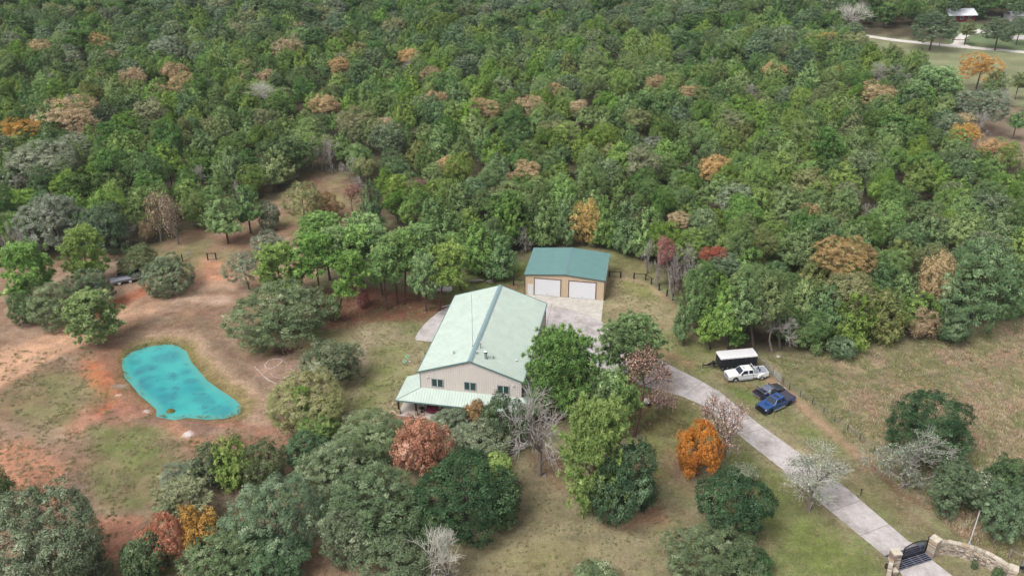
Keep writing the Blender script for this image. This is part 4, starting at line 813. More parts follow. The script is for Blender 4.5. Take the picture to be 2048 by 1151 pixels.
# the mass: one object, instances of whole trees on its points
hid = bpy.data.collections.new('wood_kinds'); protos = []
for i, (kind, cme, tme) in enumerate(FK):
    bm = bmesh.new(); bm.from_mesh(cme); bm2 = bmesh.new(); tm2 = tme.copy(); tm2.transform(Matrix.Scale(.9, 4) @ Matrix.Translation((0, 0, -1.75)) @ Matrix.Diagonal((1.2, 1.2, 1.7, 1))); n0 = len(bm.faces); bm.from_mesh(tm2); bm.faces.ensure_lookup_table()
    for f in bm.faces[n0:]: f.material_index = 1
    me = bpy.data.meshes.new('wood_tree'); bm.to_mesh(me); bm.free(); me.materials.append(cme.materials[0]); me.materials.append(tme.materials[0])
    o = bpy.data.objects.new('w%02d' % i, me); hid.objects.link(o)
def instances(name, coll, pts, idx, scl, rot):
    me = bpy.data.meshes.new(name); me.vertices.add(len(pts)); me.vertices.foreach_set('co', np.asarray(pts, np.float32).ravel())
    a = me.attributes.new('pick', 'INT', 'POINT'); a.data.foreach_set('value', np.asarray(idx, np.int32))
    a = me.attributes.new('size', 'FLOAT_VECTOR', 'POINT'); a.data.foreach_set('vector', np.asarray(scl, np.float32).ravel())
    a = me.attributes.new('turn', 'FLOAT_VECTOR', 'POINT'); a.data.foreach_set('vector', np.asarray(rot, np.float32).ravel())
    o = link(name, me); ng = bpy.data.node_groups.new(name, 'GeometryNodeTree')
    ng.interface.new_socket('Geometry', in_out='INPUT', socket_type='NodeSocketGeometry'); ng.interface.new_socket('Geometry', in_out='OUTPUT', socket_type='NodeSocketGeometry')
    N = ng.nodes.new; gi = N('NodeGroupInput'); go = N('NodeGroupOutput'); ip = N('GeometryNodeInstanceOnPoints'); ci = N('GeometryNodeCollectionInfo'); ci.inputs['Collection'].default_value = coll; ci.inputs['Separate Children'].default_value = True; ci.inputs['Reset Children'].default_value = True
    def att(nm, ty): n = N('GeometryNodeInputNamedAttribute'); n.data_type = ty; n.inputs['Name'].default_value = nm; return n.outputs['Attribute']
    L = ng.links.new; L(gi.outputs[0], ip.inputs['Points']); L(ci.outputs[0], ip.inputs['Instance']); ip.inputs['Pick Instance'].default_value = True
    L(att('pick', 'INT'), ip.inputs['Instance Index']); L(att('size', 'FLOAT_VECTOR'), ip.inputs['Scale']); er = N('FunctionNodeEulerToRotation'); L(att('turn', 'FLOAT_VECTOR'), er.inputs[0]); L(er.outputs[0], ip.inputs['Rotation'])
    L(ip.outputs[0], go.inputs[0]); md = o.modifiers.new('spread', 'NODES'); md.node_group = ng; return o
if rest:
    r = np.array(rest); tag(instances('forest', hid, np.stack([r[:, 1], r[:, 2], r[:, 5]+r[:, 4]], 1), r[:, 0], np.stack([r[:, 3], r[:, 3], r[:, 4]], 1), np.stack([r[:, 6]*0, r[:, 6]*0, r[:, 6]], 1)), 'far mass of green cedars and oaks filling the wood behind', 'wood', kind='stuff')

# ------------------------------------------------------------------ the house
ROOF = mat('mint_roof_metal', alb(198,212,201), .6, noise=.08, nscale=.6, spec=.4); ROOFT = mat('roof_trim_green', alb(112,140,138), .5, noise=.08, nscale=1.0)
RIDGE = mat('ridge_cap_metal', alb(140,164,168), .45, noise=.08, nscale=1.0); WALLM = mat('pinkish_wall_metal', alb(236,226,218), .6, noise=.05, nscale=.8); TRIMG = mat('grey_trim', alb(168,166,170), .6)
GLASS = mat('window_glass', alb(58,84,80), .12, spec=.6); WHITE = mat('white_paint', alb(236,234,234), .5); MAROON = mat('maroon_trim', alb(96,40,48), .6); POSTM = mat('dark_brown_post', alb(62,36,34), .7); STONEP = mat('post_stone', alb(176,156,136), .9, noise=.3, nscale=6)
STEEL = mat('galvanised_steel', alb(178,184,190), .4, metal=.5, noise=.12, nscale=3); BLACK = mat('black_paint', alb(36,36,42), .55); MULCH = mat('bed_mulch', alb(150,112,96), .95, noise=.35, nscale=5, bump=.5); ROCK = mat('border_rock', alb(198,176,144), .9, noise=.25, nscale=4); ROCKW = mat('white_rock', alb(206,190,180), .9, noise=.15, nscale=4)
GREEN2 = mat('teal_roof_metal', alb(104,144,142), .5, noise=.07, nscale=.7, spec=.4); BEIGE = mat('beige_wall_metal', alb(222,198,170), .6, noise=.06, nscale=.8); BROWNT = mat('brown_trim', alb(126,102,84), .6); DOORW = mat('roller_door_white', alb(238,238,244), .5, noise=.02, nscale=1.5)
HX, HY, HYAW, HW, HL, HE, HR = -13.2, 106.33, R_(-10.174), 14.78, 22.72, 6.7, 9.26
house = thing('house', 'long pinkish metal house with mint green roof and wrap-around porch', 'house', (HX, HY, 0), HYAW)
def ribbed(name, a, u, v, nu, lu, lv, m, parent, rib=.045, rw=.1, th=.06):
    """metal sheet from corner a, ribs running along unit v, spaced along unit u"""
    a, u, v = Vector(a), Vector(u), Vector(v); n = u.cross(v).normalized(); b = B(); b.slab(a, a+u*lu, a+u*lu+v*lv, a+v*lv, th)
    for i in range(1, nu):
        q = a+u*(lu*i/nu-rw/2)+n*.002; w2 = u*rw; h = n*rib; ins = u*(rw*.25)
        b.add([q, q+w2, q+w2-ins+h, q+ins+h, q+v*lv, q+w2+v*lv, q+w2-ins+h+v*lv, q+ins+h+v*lv], [(0, 1, 2, 3), (4, 7, 6, 5), (3, 2, 6, 7), (0, 3, 7, 4), (1, 5, 6, 2)], .5)
    return b.build(name, m, parent)
def ribwall(name, p0, p1, z0, ztop, m, parent, sp=.32, d=.035):
    """upright ribbed cladding from p0 to p1 (2D), ztop(t) gives the top"""
    p0, p1 = Vector((*p0, 0)), Vector((*p1, 0)); L = (p1-p0).length; u = (p1-p0)/L; n = Vector((u.y, -u.x, 0)); b = B(); k = int(L/sp)
    K = 24
    for i in range(K):
        t0, t1 = i/K, (i+1)/K; a, c = p0+u*L*t0, p0+u*L*t1; Z = Vector((0, 0, 1)); b.quad(a+Z*z0, c+Z*z0, c+Z*ztop(t1), a+Z*ztop(t0))
    for i in range(1, k):
        t = i/k; a = p0+u*L*t; w_ = u*.045; o = n*d; zt = ztop(t)-.02; Z = Vector((0, 0, 1)); q = a+n*.002
        b.add([q-w_+Z*z0, q+w_+Z*z0, q+w_*.5+o+Z*z0, q-w_*.5+o+Z*z0, q-w_+Z*zt, q+w_+Z*zt, q+w_*.5+o+Z*zt, q-w_*.5+o+Z*zt], [(3, 2, 6, 7), (0, 3, 7, 4), (1, 5, 6, 2), (4, 7, 6, 5)], .5)
    return b.build(name, m, parent)
ro = .25; tan_ = (HR-HE)/(HW/2)
gab = lambda t: HE-.03+(HR-HE)*(1-abs(2*t-1))
wf = ribwall('wall', (0, 0), (HW, 0), .1, gab, WALLM, house); wr = ribwall('wall', (HW, 0), (HW, HL), .1, lambda t: HE-.03, WALLM, house)
ribwall('wall', (HW, HL), (0, HL), .1, gab, WALLM, house); ribwall('wall', (0, HL), (0, 0), .1, lambda t: HE-.03, WALLM, house)
sl_ = math.hypot(HW/2+ro, (HW/2+ro)*tan_); vl = Vector((1, 0, tan_)).normalized(); vr = Vector((-1, 0, tan_)).normalized()
rl = ribbed('roof', (-ro, -.2, HE-ro*tan_+.06), (0, -1, 0), vl, 38, -(HL+.4), sl_, ROOF, house) if False else None
roofl = ribbed('roof', (-ro, HL+.2, HE-ro*tan_+.06), (0, -1, 0), vl, 48, HL+.4, sl_, ROOF, house); roofr = ribbed('roof', (HW+ro, -.2, HE-ro*tan_+.06), (0, 1, 0), vr, 48, HL+.4, sl_, ROOF, house)
b = B(); zr = HR+.12
b.slab((HW/2, -.2, zr+.06), (HW/2, HL+.2, zr+.06), (HW/2-.34, HL+.2, zr+.06-.34*tan_), (HW/2-.34, -.2, zr+.06-.34*tan_), .03); b.slab((HW/2+.34, -.2, zr+.06-.34*tan_), (HW/2+.34, HL+.2, zr+.06-.34*tan_), (HW/2, HL+.2, zr+.06), (HW/2, -.2, zr+.06), .03)
b.build('ridge_cap', RIDGE, house)
for yy in (-.24, HL+.2):
    b = B()
    for sgn in (-1, 1):
        x0, x1 = HW/2, HW/2+sgn*(HW/2+ro+.03); z1 = HR+.09-(HW/2+ro)*tan_
        b.add([(x0, yy, HR+.14), (x1, yy, z1+.05), (x1, yy, z1-.2), (x0, yy, HR-.11), (x0, yy+.05, HR+.14), (x1, yy+.05, z1+.05), (x1, yy+.05, z1-.2), (x0, yy+.05, HR-.11)], [(0, 1, 2, 3), (7, 6, 5, 4), (0, 4, 5, 1), (1, 5, 6, 2), (3, 2, 6, 7)])
    b.build('rake_trim', ROOFT, house)
for x0 in (-ro-.14, HW+ro+.01):
    z1 = HE-ro*tan_; B().box(x0, x0+.13, -.2, HL+.2, z1-.12, z1+.05).build('gutter', ROOFT, house)
for x0, y0 in ((-.05, -.05), (HW-.07, -.05)): B().box(x0, x0+.12, y0, y0+.12, .1, HE-.05).build('corner_trim', TRIMG, house)
def window(parent, xc, z0, w_, h, y=-.02):
    f = B(); t = .12
    f.box(xc-w_/2, xc+w_/2, y-.07, y, z0, z0+t).box(xc-w_/2, xc+w_/2, y-.07, y, z0+h-t, z0+h).box(xc-w_/2, xc-w_/2+t, y-.07, y, z0+t, z0+h-t).box(xc+w_/2-t, xc+w_/2, y-.07, y, z0+t, z0+h-t)
    fr = f.build('window', TRIMG, parent); B().box(xc-.05, xc+.05, y-.075, y-.005, z0+t, z0+h-t).build('mullion', WHITE, fr)
    B().box(xc-w_/2+t, xc-.05, y-.045, y-.01, z0+t, z0+h-t).build('pane', GLASS, fr); B().box(xc+.05, xc+w_/2-t, y-.045, y-.01, z0+t, z0+h-t).build('pane', GLASS, fr)
for xc in (2.53, 7.33, 12.16): window(house, xc, 4.32, 1.75, 1.4)
for xc in (1.1, 13.6):
    b = B(); b.box(xc-.1, xc+.1, -.1, -.03, 5.85, 5.98); b.tube((xc-.08, -.1, 5.92), (xc-.12, -.24, 5.86), .05, .07); b.tube((xc+.08, -.1, 5.92), (xc+.12, -.24, 5.86), .05, .07); b.build('flood_light', WHITE, house)
# right-hand wall: downpipes, doors and windows
for yy in (.35, HL-.15): B().tube((HW+.12, yy, .1), (HW+.12, yy, HE-.1), .08, k=8).build('downpipe', MAROON, house)
for y0, y1, z1 in ((15.2, 18.8, 3.9), (10.2, 13.4, 3.9)):
    b = B(); b.box(HW+.01, HW+.09, y0-.18, y0, .1, z1+.18).box(HW+.01, HW+.09, y1, y1+.18, .1, z1+.18).box(HW+.01, HW+.09, y0, y1, z1, z1+.18)
    dr = b.build('garage_door', MAROON, house); B().box(HW+.01, HW+.05, y0, y1, .1, z1).build('door_panel', DOORW, dr)
for yc in (4.0, 8.0):
    f = B().box(HW+.01, HW+.08, yc-.8, yc+.8, 4.3, 5.7).build('window', TRIMG, house); B().box(HW+.082, HW+.1, yc-.68, yc+.68, 4.42, 5.58).build('pane', GLASS, f)
# porch: front and short wraps on both sides, hipped corners
PD, PS, PZ, PT, PB = 2.05, 3.25, 2.72, 3.92, 4.1
def porch_plane(corners, along, nrib, name='porch_roof'):
    a, b_, c, d = map(Vector, corners); bb = B(); bb.slab(a, b_, c, d, .06); n = (b_-a).cross(d-a).normalized()
    if n.z < 0: n = -n
    e = (b_-a); L = e.length; u = e/L; dn = (d-a); dn = dn-u*dn.dot(u); H = dn.length; dn = dn/H
    for i in range(1, nrib):
        s = L*i/nrib; t0 = (d-a).dot(u); t1 = (c-a).dot(u); h = H
        if s < t0: h = H*s/max(t0, 1e-6)
        if s > t1: h = min(h, H*(L-s)/max(L-t1, 1e-6))
        q = a+u*s+n*.003; r = u*.035
        bb.add([q-r, q+r, q+r*.5+n*.05, q-r*.5+n*.05, q-r+dn*h, q+r+dn*h, q+r*.5+n*.05+dn*h, q-r*.5+n*.05+dn*h], [(3, 2, 6, 7), (0, 3, 7, 4), (1, 5, 6, 2), (0, 1, 2, 3)])
    return bb.build(name, ROOF, house)
porch_plane([(-PS, -PD, PZ), (HW+PD, -PD, PZ), (HW+.02, -.03, PT), (-.02, -.03, PT)], 0, 50)
porch_plane([(-PS, PB, PZ), (-PS, -PD, PZ), (-.02, -.03, PT), (-.02, PB, PT)], 0, 18)
porch_plane([(HW+PD, -PD, PZ), (HW+PD, 4.5, PZ), (HW+.06, 4.5, PT), (HW+.06, -.03, PT)], 0, 18)
b = B(); b.pipe([(-PS+.02, -PD+.02, PZ+.05), (-.02, -.03, PT+.06)], .11).pipe([(HW+PD-.02, -PD+.02, PZ+.05), (HW+.04, -.03, PT+.06)], .09); b.build('hip_cap', ROOF, house)
b = B(); b.box(-PS-.05, HW+PD+.05, -PD-.06, -PD, PZ-.22, PZ-.02).box(-PS-.06, -PS-.005, -PD, PB, PZ-.22, PZ-.02).box(HW+PD+.005, HW+PD+.06, -PD, 4.5, PZ-.22, PZ-.02); b.build('fascia', ROOFT, house)
B().box(-PS+.15, HW+1.7, -PD+.2, -.06, PZ-.4, PZ-.2).build('beam', POSTM, house)
B().box(-PS+.1, HW+1.9, -PD-.12, -.05, -.1, .12).box(-PS+.1, -.05, -.05, PB+.2, -.1, .118).build('patio_slab', PATIO, house)
for px_ in (-PS+.3, -.35, 3.6, 7.6, 11.6, HW+1.7): 
    pz = B().box(px_-.11, px_+.11, -PD+.2, -PD+.42, .9, PZ-.4).build('post', POSTM, house); B().box(px_-.2, px_+.2, -PD+.11, -PD+.51, .12, .9).build('post_base', STONEP, pz, bevel=.02)
pz = B().box(-PS+.19, -PS+.41, PB-.4, PB-.18, .9, PZ-.2).build('post', POSTM, house); B().box(-PS+.1, -PS+.5, PB-.5, PB-.1, .12, .9).build('post_base', STONEP, pz)
B().box(2.9, 11.9, -.035, -.03, .12, 1.1).build('wainscot', STONEP, house)
for xc in (9.6, 12.4): window(house, xc, 1.1, 1.4, 1.2)
dr = B().box(6.0, 7.1, -.08, -.02, .12, 2.25).build('door', POSTM, house); B().tube((6.95, -.12, 1.1), (6.95, -.07, 1.1), .04).build('handle', STEEL, dr)
# things on the roof
def roofz(x): return HR-tan_*abs(x-HW/2)+.06
t = thing('antenna_mast', 'very tall thin grey antenna mast on the house roof', 'antenna', (HX+math.cos(HYAW)*6.93-math.sin(HYAW)*4.0, HY+math.sin(HYAW)*6.93+math.cos(HYAW)*4.0, roofz(6.93)), HYAW)
B().tube((0, 0, 0), (0, 0, 8.6), .035, .022, 8).build('mast', STEEL, t); B().tube((0, 0, -.05), (0, 0, .25), .16, .05, 10).build('base', STEEL, t); B().tube((0, 0, 8.55), (0, 0, 8.75), .06, .03, 8).build('tip', WHITE, t)
def roof_pipe(name, x, y, h, r, lab, cap=None):
    t = thing(name, lab, 'roof vent', (HX+math.cos(HYAW)*x-math.sin(HYAW)*y, HY+math.sin(HYAW)*x+math.cos(HYAW)*y, roofz(x)), HYAW)
    B().tube((0, 0, -.15), (0, 0, h), r, k=14).build('pipe', STEEL, t, smooth=False); B().tube((0, 0, -.1), (0, 0, .07), r*1.7, r*1.3, 14).build('flashing', TRIMG, t)
    if cap == 'big': B().tube((0, 0, h), (0, 0, h+.22), r*1.35, k=14).build('cowl', BLACK, t); B().tube((0, 0, h+.22), (0, 0, h+.36), r*1.5, r*.5, 14).build('cap', WHITE, t)
    else: B().tube((0, 0, h), (0, 0, h+.07), r*1.4, r*1.1, 12).build('cap', cap or STEEL, t)
roof_pipe('chimney_flue', 9.27, 1.95, .95, .2, 'fat silver chimney flue with black cowl on the right roof slope', 'big')
roof_pipe('roof_vent', 4.37, 2.91, .4, .08, 'only small vent pipe on the left roof slope'); roof_pipe('roof_vent', 7.95, 2.2, .4, .09, 'short vent pipe right beside the ridge near the house front', WHITE); roof_pipe('roof_vent', 8.1, 3.9, .95, .08, 'tallest thin vent pipe on the right roof slope beside the ridge', WHITE)
roof_pipe('roof_vent', 10.24, 2.66, .36, .09, 'small vent pipe right of the chimney flue'); roof_pipe('roof_vent', 13.3, 4.2, .16, .12, 'low white vent cap near the right eave', WHITE)
def H(x, y, z=0): return (HX+math.cos(HYAW)*x-math.sin(HYAW)*y, HY+math.sin(HYAW)*x+math.cos(HYAW)*y, z)
# porch furniture
t = thing('porch_swing', 'maroon cushioned swing seat with black frame on the front porch', 'swing', H(1.75, -.95, .12), HYAW)
B().box(-.85, .85, -.3, .3, .42, .56).build('seat', mat('maroon_cushion', alb(122,40,62), .9, noise=.2, nscale=5), t, bevel=.05); B().add([(-.85, .3, .5), (.85, .3, .5), (.85, .5, 1.05), (-.85, .5, 1.05), (-.85, .42, .5), (.85, .42, .5), (.85, .62, 1.05), (-.85, .62, 1.05)], [(0, 1, 2, 3), (7, 6, 5, 4), (0, 4, 5, 1), (3, 2, 6, 7), (1, 5, 6, 2), (0, 3, 7, 4)]).build('backrest', MATS['maroon_cushion'], t)
for s in (-1, 1): B().tube((s*1.0, -.65, 0), (s*1.0, .05, 1.75), .03).tube((s*1.0, .7, 0), (s*1.0, .05, 1.75), .03).build('leg', BLACK, t)
B().tube((-1.0, .05, 1.75), (1.0, .05, 1.75), .03).build('top_rail', BLACK, t)
t = thing('patio_table', 'small dark round table near the left porch post', 'table', H(.2, -.75, .12)); B().tube((0, 0, .68), (0, 0, .72), .38, k=16).build('top', POSTM, t); B().tube((0, 0, 0), (0, 0, .68), .05).build('leg', BLACK, t); B().tube((0, 0, 0), (0, 0, .04), .25, k=12).build('base', BLACK, t)
# flower bed edged with rocks at the porch corner
def rocks(name, label, pts, r, m, closed=False, jit=.25, seed=1, px=True, cat='rock border', gap=1.0):
    rg = random.Random(seed); P = [Vector((*p, 0)) for p in (GP(pts) if px else pts)]
    if closed: P.append(P[0])
    bm = bmesh.new()
    for a, b_ in zip(P, P[1:]):
        n = max(1, int((b_-a).length/(r*1.7*gap)))
        for i in range(n):
            c = a+(b_-a)*((i+.5)/n)+Vector((rg.uniform(-1, 1), rg.uniform(-1, 1), 0))*r*jit; s = r*rg.uniform(.75, 1.25)
            M = Matrix.Translation(c+Vector((0, 0, s*.4))) @ Matrix.Rotation(rg.uniform(0, 3), 4, 'Z') @ Matrix.Diagonal((s*rg.uniform(.9, 1.3), s, s*.75, 1)); g_ = bmesh.ops.create_icosphere(bm, subdivisions=1, radius=1, matrix=M)
            for v in g_['verts']: v.co += Vector((rg.uniform(-1, 1), rg.uniform(-1, 1), rg.uniform(-1, 1)))*s*.14
    me = bpy.data.meshes.new(name); bm.to_mesh(me); bm.free(); return tag(link(name, me, m), label, cat)
BED = [(797,832),(787,822),(779,826),(777.5,833),(783,840),(796,842.5),(812,841),(830,838),(850,838),(870,842),(872,836),(850,834),(820,832)]
tag(polysheet('soil_bed', GP(BED), .05, .1, MULCH), kind='structure'); rocks('rock_border', 'tan rock edging round the porch corner flower bed', BED[:10], .17, ROCK, seed=3)
rocks('rock_border', 'small tan rock loop on the lawn side of the porch corner', [(793,806),(787,804),(784.5,808),(787,813),(795,815)], .15, ROCK, seed=4)
rocks('rock_border', 'dotted white rock line beside the two stone rings near the pond path', [(509.5,733),(518,742),(528,752),(537,760),(553,767.5)], .13, ROCKW, seed=5, gap=1.3)
rocks('stone_ring', 'white stone ring round dark earth, upper one by the pond path', [(530,730),(537,721),(548,717.5),(562,718),(565,723),(556,731),(542,738),(533,737)], 0.11, ROCKW, True, seed=6, cat='stone ring', gap=1.2)
rocks('stone_ring', 'broken stone ring below the complete stone ring by the pond path', [(568,740),(580,737.5),(590,741),(585,749),(570,755),(556,756),(545,752),(544,746)], .11, ROCKW, False, seed=7, cat='stone ring', gap=1.3)
for px, py, lab in ((815, 713, 'green septic lid on the lawn farther from the porch'), (809, 723, 'green septic lid on the lawn nearer to the porch')):
    t = thing('septic_lid', lab, 'lid', tuple(G(px, py))); B().tube((0, 0, -.05), (0, 0, .14), .36, .34, 18).build('rim', mat('pale_green_plastic', alb(150,206,180), .5), t); B().tube((0, 0, .14), (0, 0, .16), .2, .18, 14).build('cover', mat('green_plastic', alb(92,140,84), .6), t)
g = G(818, 723.5); rocks('rock', 'flat pale pink stone beside the septic lids', [(g[0]-.1, g[1]), (g[0]+.5, g[1]+.1)], .3, ROCKW, seed=9, px=False, cat='stone')

# ------------------------------------------------------------------ garage
GX0, GY0, GYAW, GW, GL, GE, GR = 2.357, 141.825, R_(-9.883), 14.31, 11.11, 3.98, 4.57
gar = thing('garage', 'beige metal garage with teal roof and two white roller doors', 'garage', (GX0, GY0, 0), GYAW); tg = (GR-GE)/(GW/2); gg = lambda t: GE-.02+(GR-GE)*(1-abs(2*t-1))
ribwall('wall', (0, 0), (GW, 0), .02, gg, BEIGE, gar); ribwall('wall', (GW, 0), (GW, GL), .02, lambda t: GE-.02, BEIGE, gar); ribwall('wall', (GW, GL), (0, GL), .02, gg, BEIGE, gar); ribwall('wall', (0, GL), (0, 0), .02, lambda t: GE-.02, BEIGE, gar)
sg_ = math.hypot(GW/2+.15, (GW/2+.15)*tg); ribbed('roof', (-.15, GL+.1, GE+.05), (0, -1, 0), Vector((1, 0, tg)).normalized(), 24, GL+.25, sg_, GREEN2, gar, .035); ribbed('roof', (GW+.15, -.15, GE+.05), (0, 1, 0), Vector((-1, 0, tg)).normalized(), 24, GL+.25, sg_, GREEN2, gar, .035)
b = B(); z_ = GR+.1; b.slab((GW/2, -.15, z_), (GW/2, GL+.1, z_), (GW/2-.4, GL+.1, z_-.4*tg), (GW/2-.4, -.15, z_-.4*tg), .02); b.slab((GW/2+.4, -.15, z_-.4*tg), (GW/2+.4, GL+.1, z_-.4*tg), (GW/2, GL+.1, z_), (GW/2, -.15, z_), .02); b.build('ridge_cap', mat('grey_teal_cap', alb(112,146,148), .5), gar)
b = B()
for sgn in (-1, 1):
    x1 = GW/2+sgn*(GW/2+.17); z1 = GE-.02; b.add([(GW/2, -.2, GR+.07), (x1, -.2, z1+.07), (x1, -.2, z1-.13), (GW/2, -.2, GR-.13), (GW/2, -.155, GR+.07), (x1, -.155, z1+.07), (x1, -.155, z1-.13), (GW/2, -.155, GR-.13)], [(0, 1, 2, 3), (7, 6, 5, 4), (0, 4, 5, 1), (1, 5, 6, 2), (3, 2, 6, 7)])
b.build('rake_trim', mat('dark_green_trim', alb(84,104,100), .6), gar)
for x0 in (-.06, GW-.08): B().box(x0, x0+.14, -.06, .06, .02, GE-.1).build('corner_trim', BROWNT, gar)
for x0, x1 in ((1.77, 6.42), (8.02, 12.75)):
    b = B().box(x0-.14, x0, -.09, -.015, .02, 3.5).box(x1, x1+.14, -.09, -.015, .02, 3.5).box(x0, x1, -.09, -.015, 3.37, 3.5); d_ = b.build('roller_door', BROWNT, gar); b = B()
    for i in range(28): z0 = .02+3.35*i/28; b.add([(x0, -.03, z0), (x1, -.03, z0), (x1, -.055, z0+.06), (x0, -.055, z0+.06), (x1, -.03, z0+.1197), (x0, -.03, z0+.1197)], [(0, 1, 2, 3), (3, 2, 4, 5)])
    b.build('curtain', DOORW, d_); B().box((x0+x1)/2-.15, (x0+x1)/2+.15, -.08, -.06, .35, .42).build('handle', STEEL, d_)
d_ = B().box(.5, 1.57, -.07, -.015, .02, 2.12).build('door', WHITE, gar); B().tube((1.42, -.12, 1.0), (1.42, -.07, 1.0), .045).build('handle', BROWNT, d_)

# ------------------------------------------------------------------ vehicles (x forward, z up)
RUBBER = mat('tyre_rubber', alb(38,38,40), .9); CHROME = mat('chrome', alb(200,204,210), .25, metal=.7); RIMD = mat('dark_rim', alb(58,58,64), .4, metal=.4); CARGLASS = mat('car_glass', alb(34,44,58), .08, spec=.7); LAMPW = mat('headlight_lens', alb(220,222,226), .2); LAMPR = mat('taillight_lens', alb(96,26,32), .3)
def heading(a, b): d = G(*b)-G(*a); return math.atan2(d[1], d[0])
def wheel(parent, x, y, r, wd, rim, out):
    o = B(); k = 22; pr = [(-.5, .72), (-.5, .95), (-.36, 1.0), (.36, 1.0), (.5, .95), (.5, .72)]; L_ = [[(x+math.cos(2*PI*i/k)*r*q, y+p*wd, r+math.sin(2*PI*i/k)*r*q) for i in range(k)] for p, q in pr]
    w_ = o.loft(L_, cap=False).build('wheel', RUBBER, parent, smooth=False); ri = B(); yo = y+out*wd*.42
    ri.loft([[(x+math.cos(2*PI*i/k)*r*q, yo+out*dz, r+math.sin(2*PI*i/k)*r*q) for i in range(k)] for q, dz in ((.74, .02), (.66, -.05), (.3, -.03), (.16, .04), (.05, .045))], cap=True)
    for i in range(6): a = i*PI/3; ri.box(-.03, .03, -.012, .012, r*.2, r*.62, M=Matrix.Translation((x, yo-out*.005, r)) @ Matrix.Rotation(a, 4, 'Y'))
    ri.build('rim', rim, w_); return w_
def arch(xc, r, z0, n=8): return [(xc+math.cos(PI-PI*i/n)*r, max(z0, .0)+math.sin(PI*i/n)*r*1.0) for i in range(n+1)]
def pickup(label, loc, rz, paint, L, wb, front, dually=False, step=CHROME, rimm=CHROME, grille=CHROME, tonneau=None, hood_h=1.2):
    """front: x of the front axle from the middle"""
    t = thing('pickup_truck', label, 'pickup truck', loc, rz); hw = .99; xf = L/2; xr = -L/2; ax = front; rx = front-wb; wr = .40; z0 = .48; bx = ax-2.95
    low = [(xf-.12, z0+.02)]+[(x, z) for x, z in arch(ax, .5, z0)][::-1]+[(bx+.02, z0)]
    low = [(bx, z0)]+[(x, z) for x, z in arch(ax, .5, z0)]+[(xf-.1, z0+.06), (xf, .72), (xf, hood_h-.14), (xf-.1, hood_h-.03), (ax+.2, hood_h+.04), (ax-.55, hood_h+.1), (bx, hood_h+.06)]
    B().prism(low, -hw, hw).build('body', paint, t, bevel=.05)
    c0, c1 = ax-.55, bx; zb, zt = hood_h+.08, hood_h+.74
    B().loft([[(c0, -.94, zb), (c0, .94, zb), (c1, .94, zb), (c1, -.94, zb)], [(c0-.72, -.76, zt-.05), (c0-.72, .76, zt-.05), (c1+.14, .76, zt-.05), (c1+.14, -.76, zt-.05)], [(c0-.86, -.68, zt), (c0-.86, .68, zt), (c1+.26, .68, zt), (c1+.26, -.68, zt)]]).build('cab', paint, t, bevel=.03)
    def P(x, s, f): return (x, s*(.94+.012-(.94-.76)*f), zb+(zt-.05-zb)*f)
    B().quad(*[(c0-.72*f+.02, s*((.94-.18*f)-.1), zb+(zt-.05-zb)*f+.012) for f, s in ((.08, -1), (.08, 1), (.93, 1), (.93, -1))]).build('windscreen', CARGLASS, t)
    B().quad(*[(c1+.14*f-.015, s*((.94-.18*f)-.16), zb+(zt-.05-zb)*f) for f, s in ((.2, -1), (.2, 1), (.9, 1), (.9, -1))]).build('rear_window', CARGLASS, t)
    mid = (c0-.35+c1)/2-.1
    for s in (-1, 1):
        B().quad(P(c0-.28, s, .1), P(mid+.1, s, .1), P(mid+.1, s, .9), P(c0-.78, s, .9)).build('window', CARGLASS, t); B().quad(P(mid-.1, s, .1), P(c1+.15, s, .1), P(c1+.26, s, .9), P(mid-.1, s, .9)).build('window', CARGLASS, t)
        for xa, xb in ((c0-.02, mid+.02), (mid-.02, c1+.04)):
            d = B().box(xb, xa, s*(hw-.004), s*(hw+.008), .62, zb-.03).build('door', paint, t); B().box(xb+.08, xb+.26, s*(hw+.01), s*(hw+.04), zb-.2, zb-.14).build('handle', BLACK if paint.name.startswith('white') else CHROME, d)
        m_ = B().box(c0-.42, c0-.26, min(s*.97, s*1.24), max(s*.97, s*1.24), zb+.06, zb+.28).build('side_mirror', BLACK if paint.name.startswith('white') else paint, t, bevel=.03)
        B().box(bx+.1, ax-.55, s*(hw-.02) if s > 0 else s*(hw+.16), s*(hw+.16) if s > 0 else s*(hw-.02), .4, .47).build('running_board', step, t)
        B().box(xf-.12, xf+.015, min(s*.6, s*.97), max(s*.6, s*.97), .86, 1.06).build('headlight', LAMPW, t); B().box(xr-.012, xr+.05, min(s*.84, s*.985), max(s*.84, s*.985), .8, 1.2).build('taillight', LAMPR, t)
    B().box(xf-.05, xf+.02, -.58, .58, .74, 1.06).build('grille', grille, t); B().box(xf-.1, xf+.16, -hw, hw, .46, .68).build('front_bumper', grille if grille is BLACK else CHROME, t, bevel=.05); B().box(xr-.16, xr+.06, -.96, .96, .48, .66).build('rear_bumper', CHROME, t, bevel=.03)
    # cargo bed
    by, zt2 = hw, hood_h+.02; pr = [(xr, z0+.1)]+[(x, z) for x, z in arch(rx, .5, z0)]+[(bx-.06, z0), (bx-.06, zt2), (xr, zt2)]
    bd = B()
    for s in (-1, 1): bd.prism(pr, s*by, s*(by-.12))
    bd.box(xr, xr+.08, -by+.12, by-.12, z0+.1, zt2-.004).box(bx-.16, bx-.06, -by+.12, by-.12, z0, zt2-.004).box(xr+.08, bx-.16, -by+.12, by-.12, .74, .8); bd.build('cargo_bed', paint, t, bevel=.015)
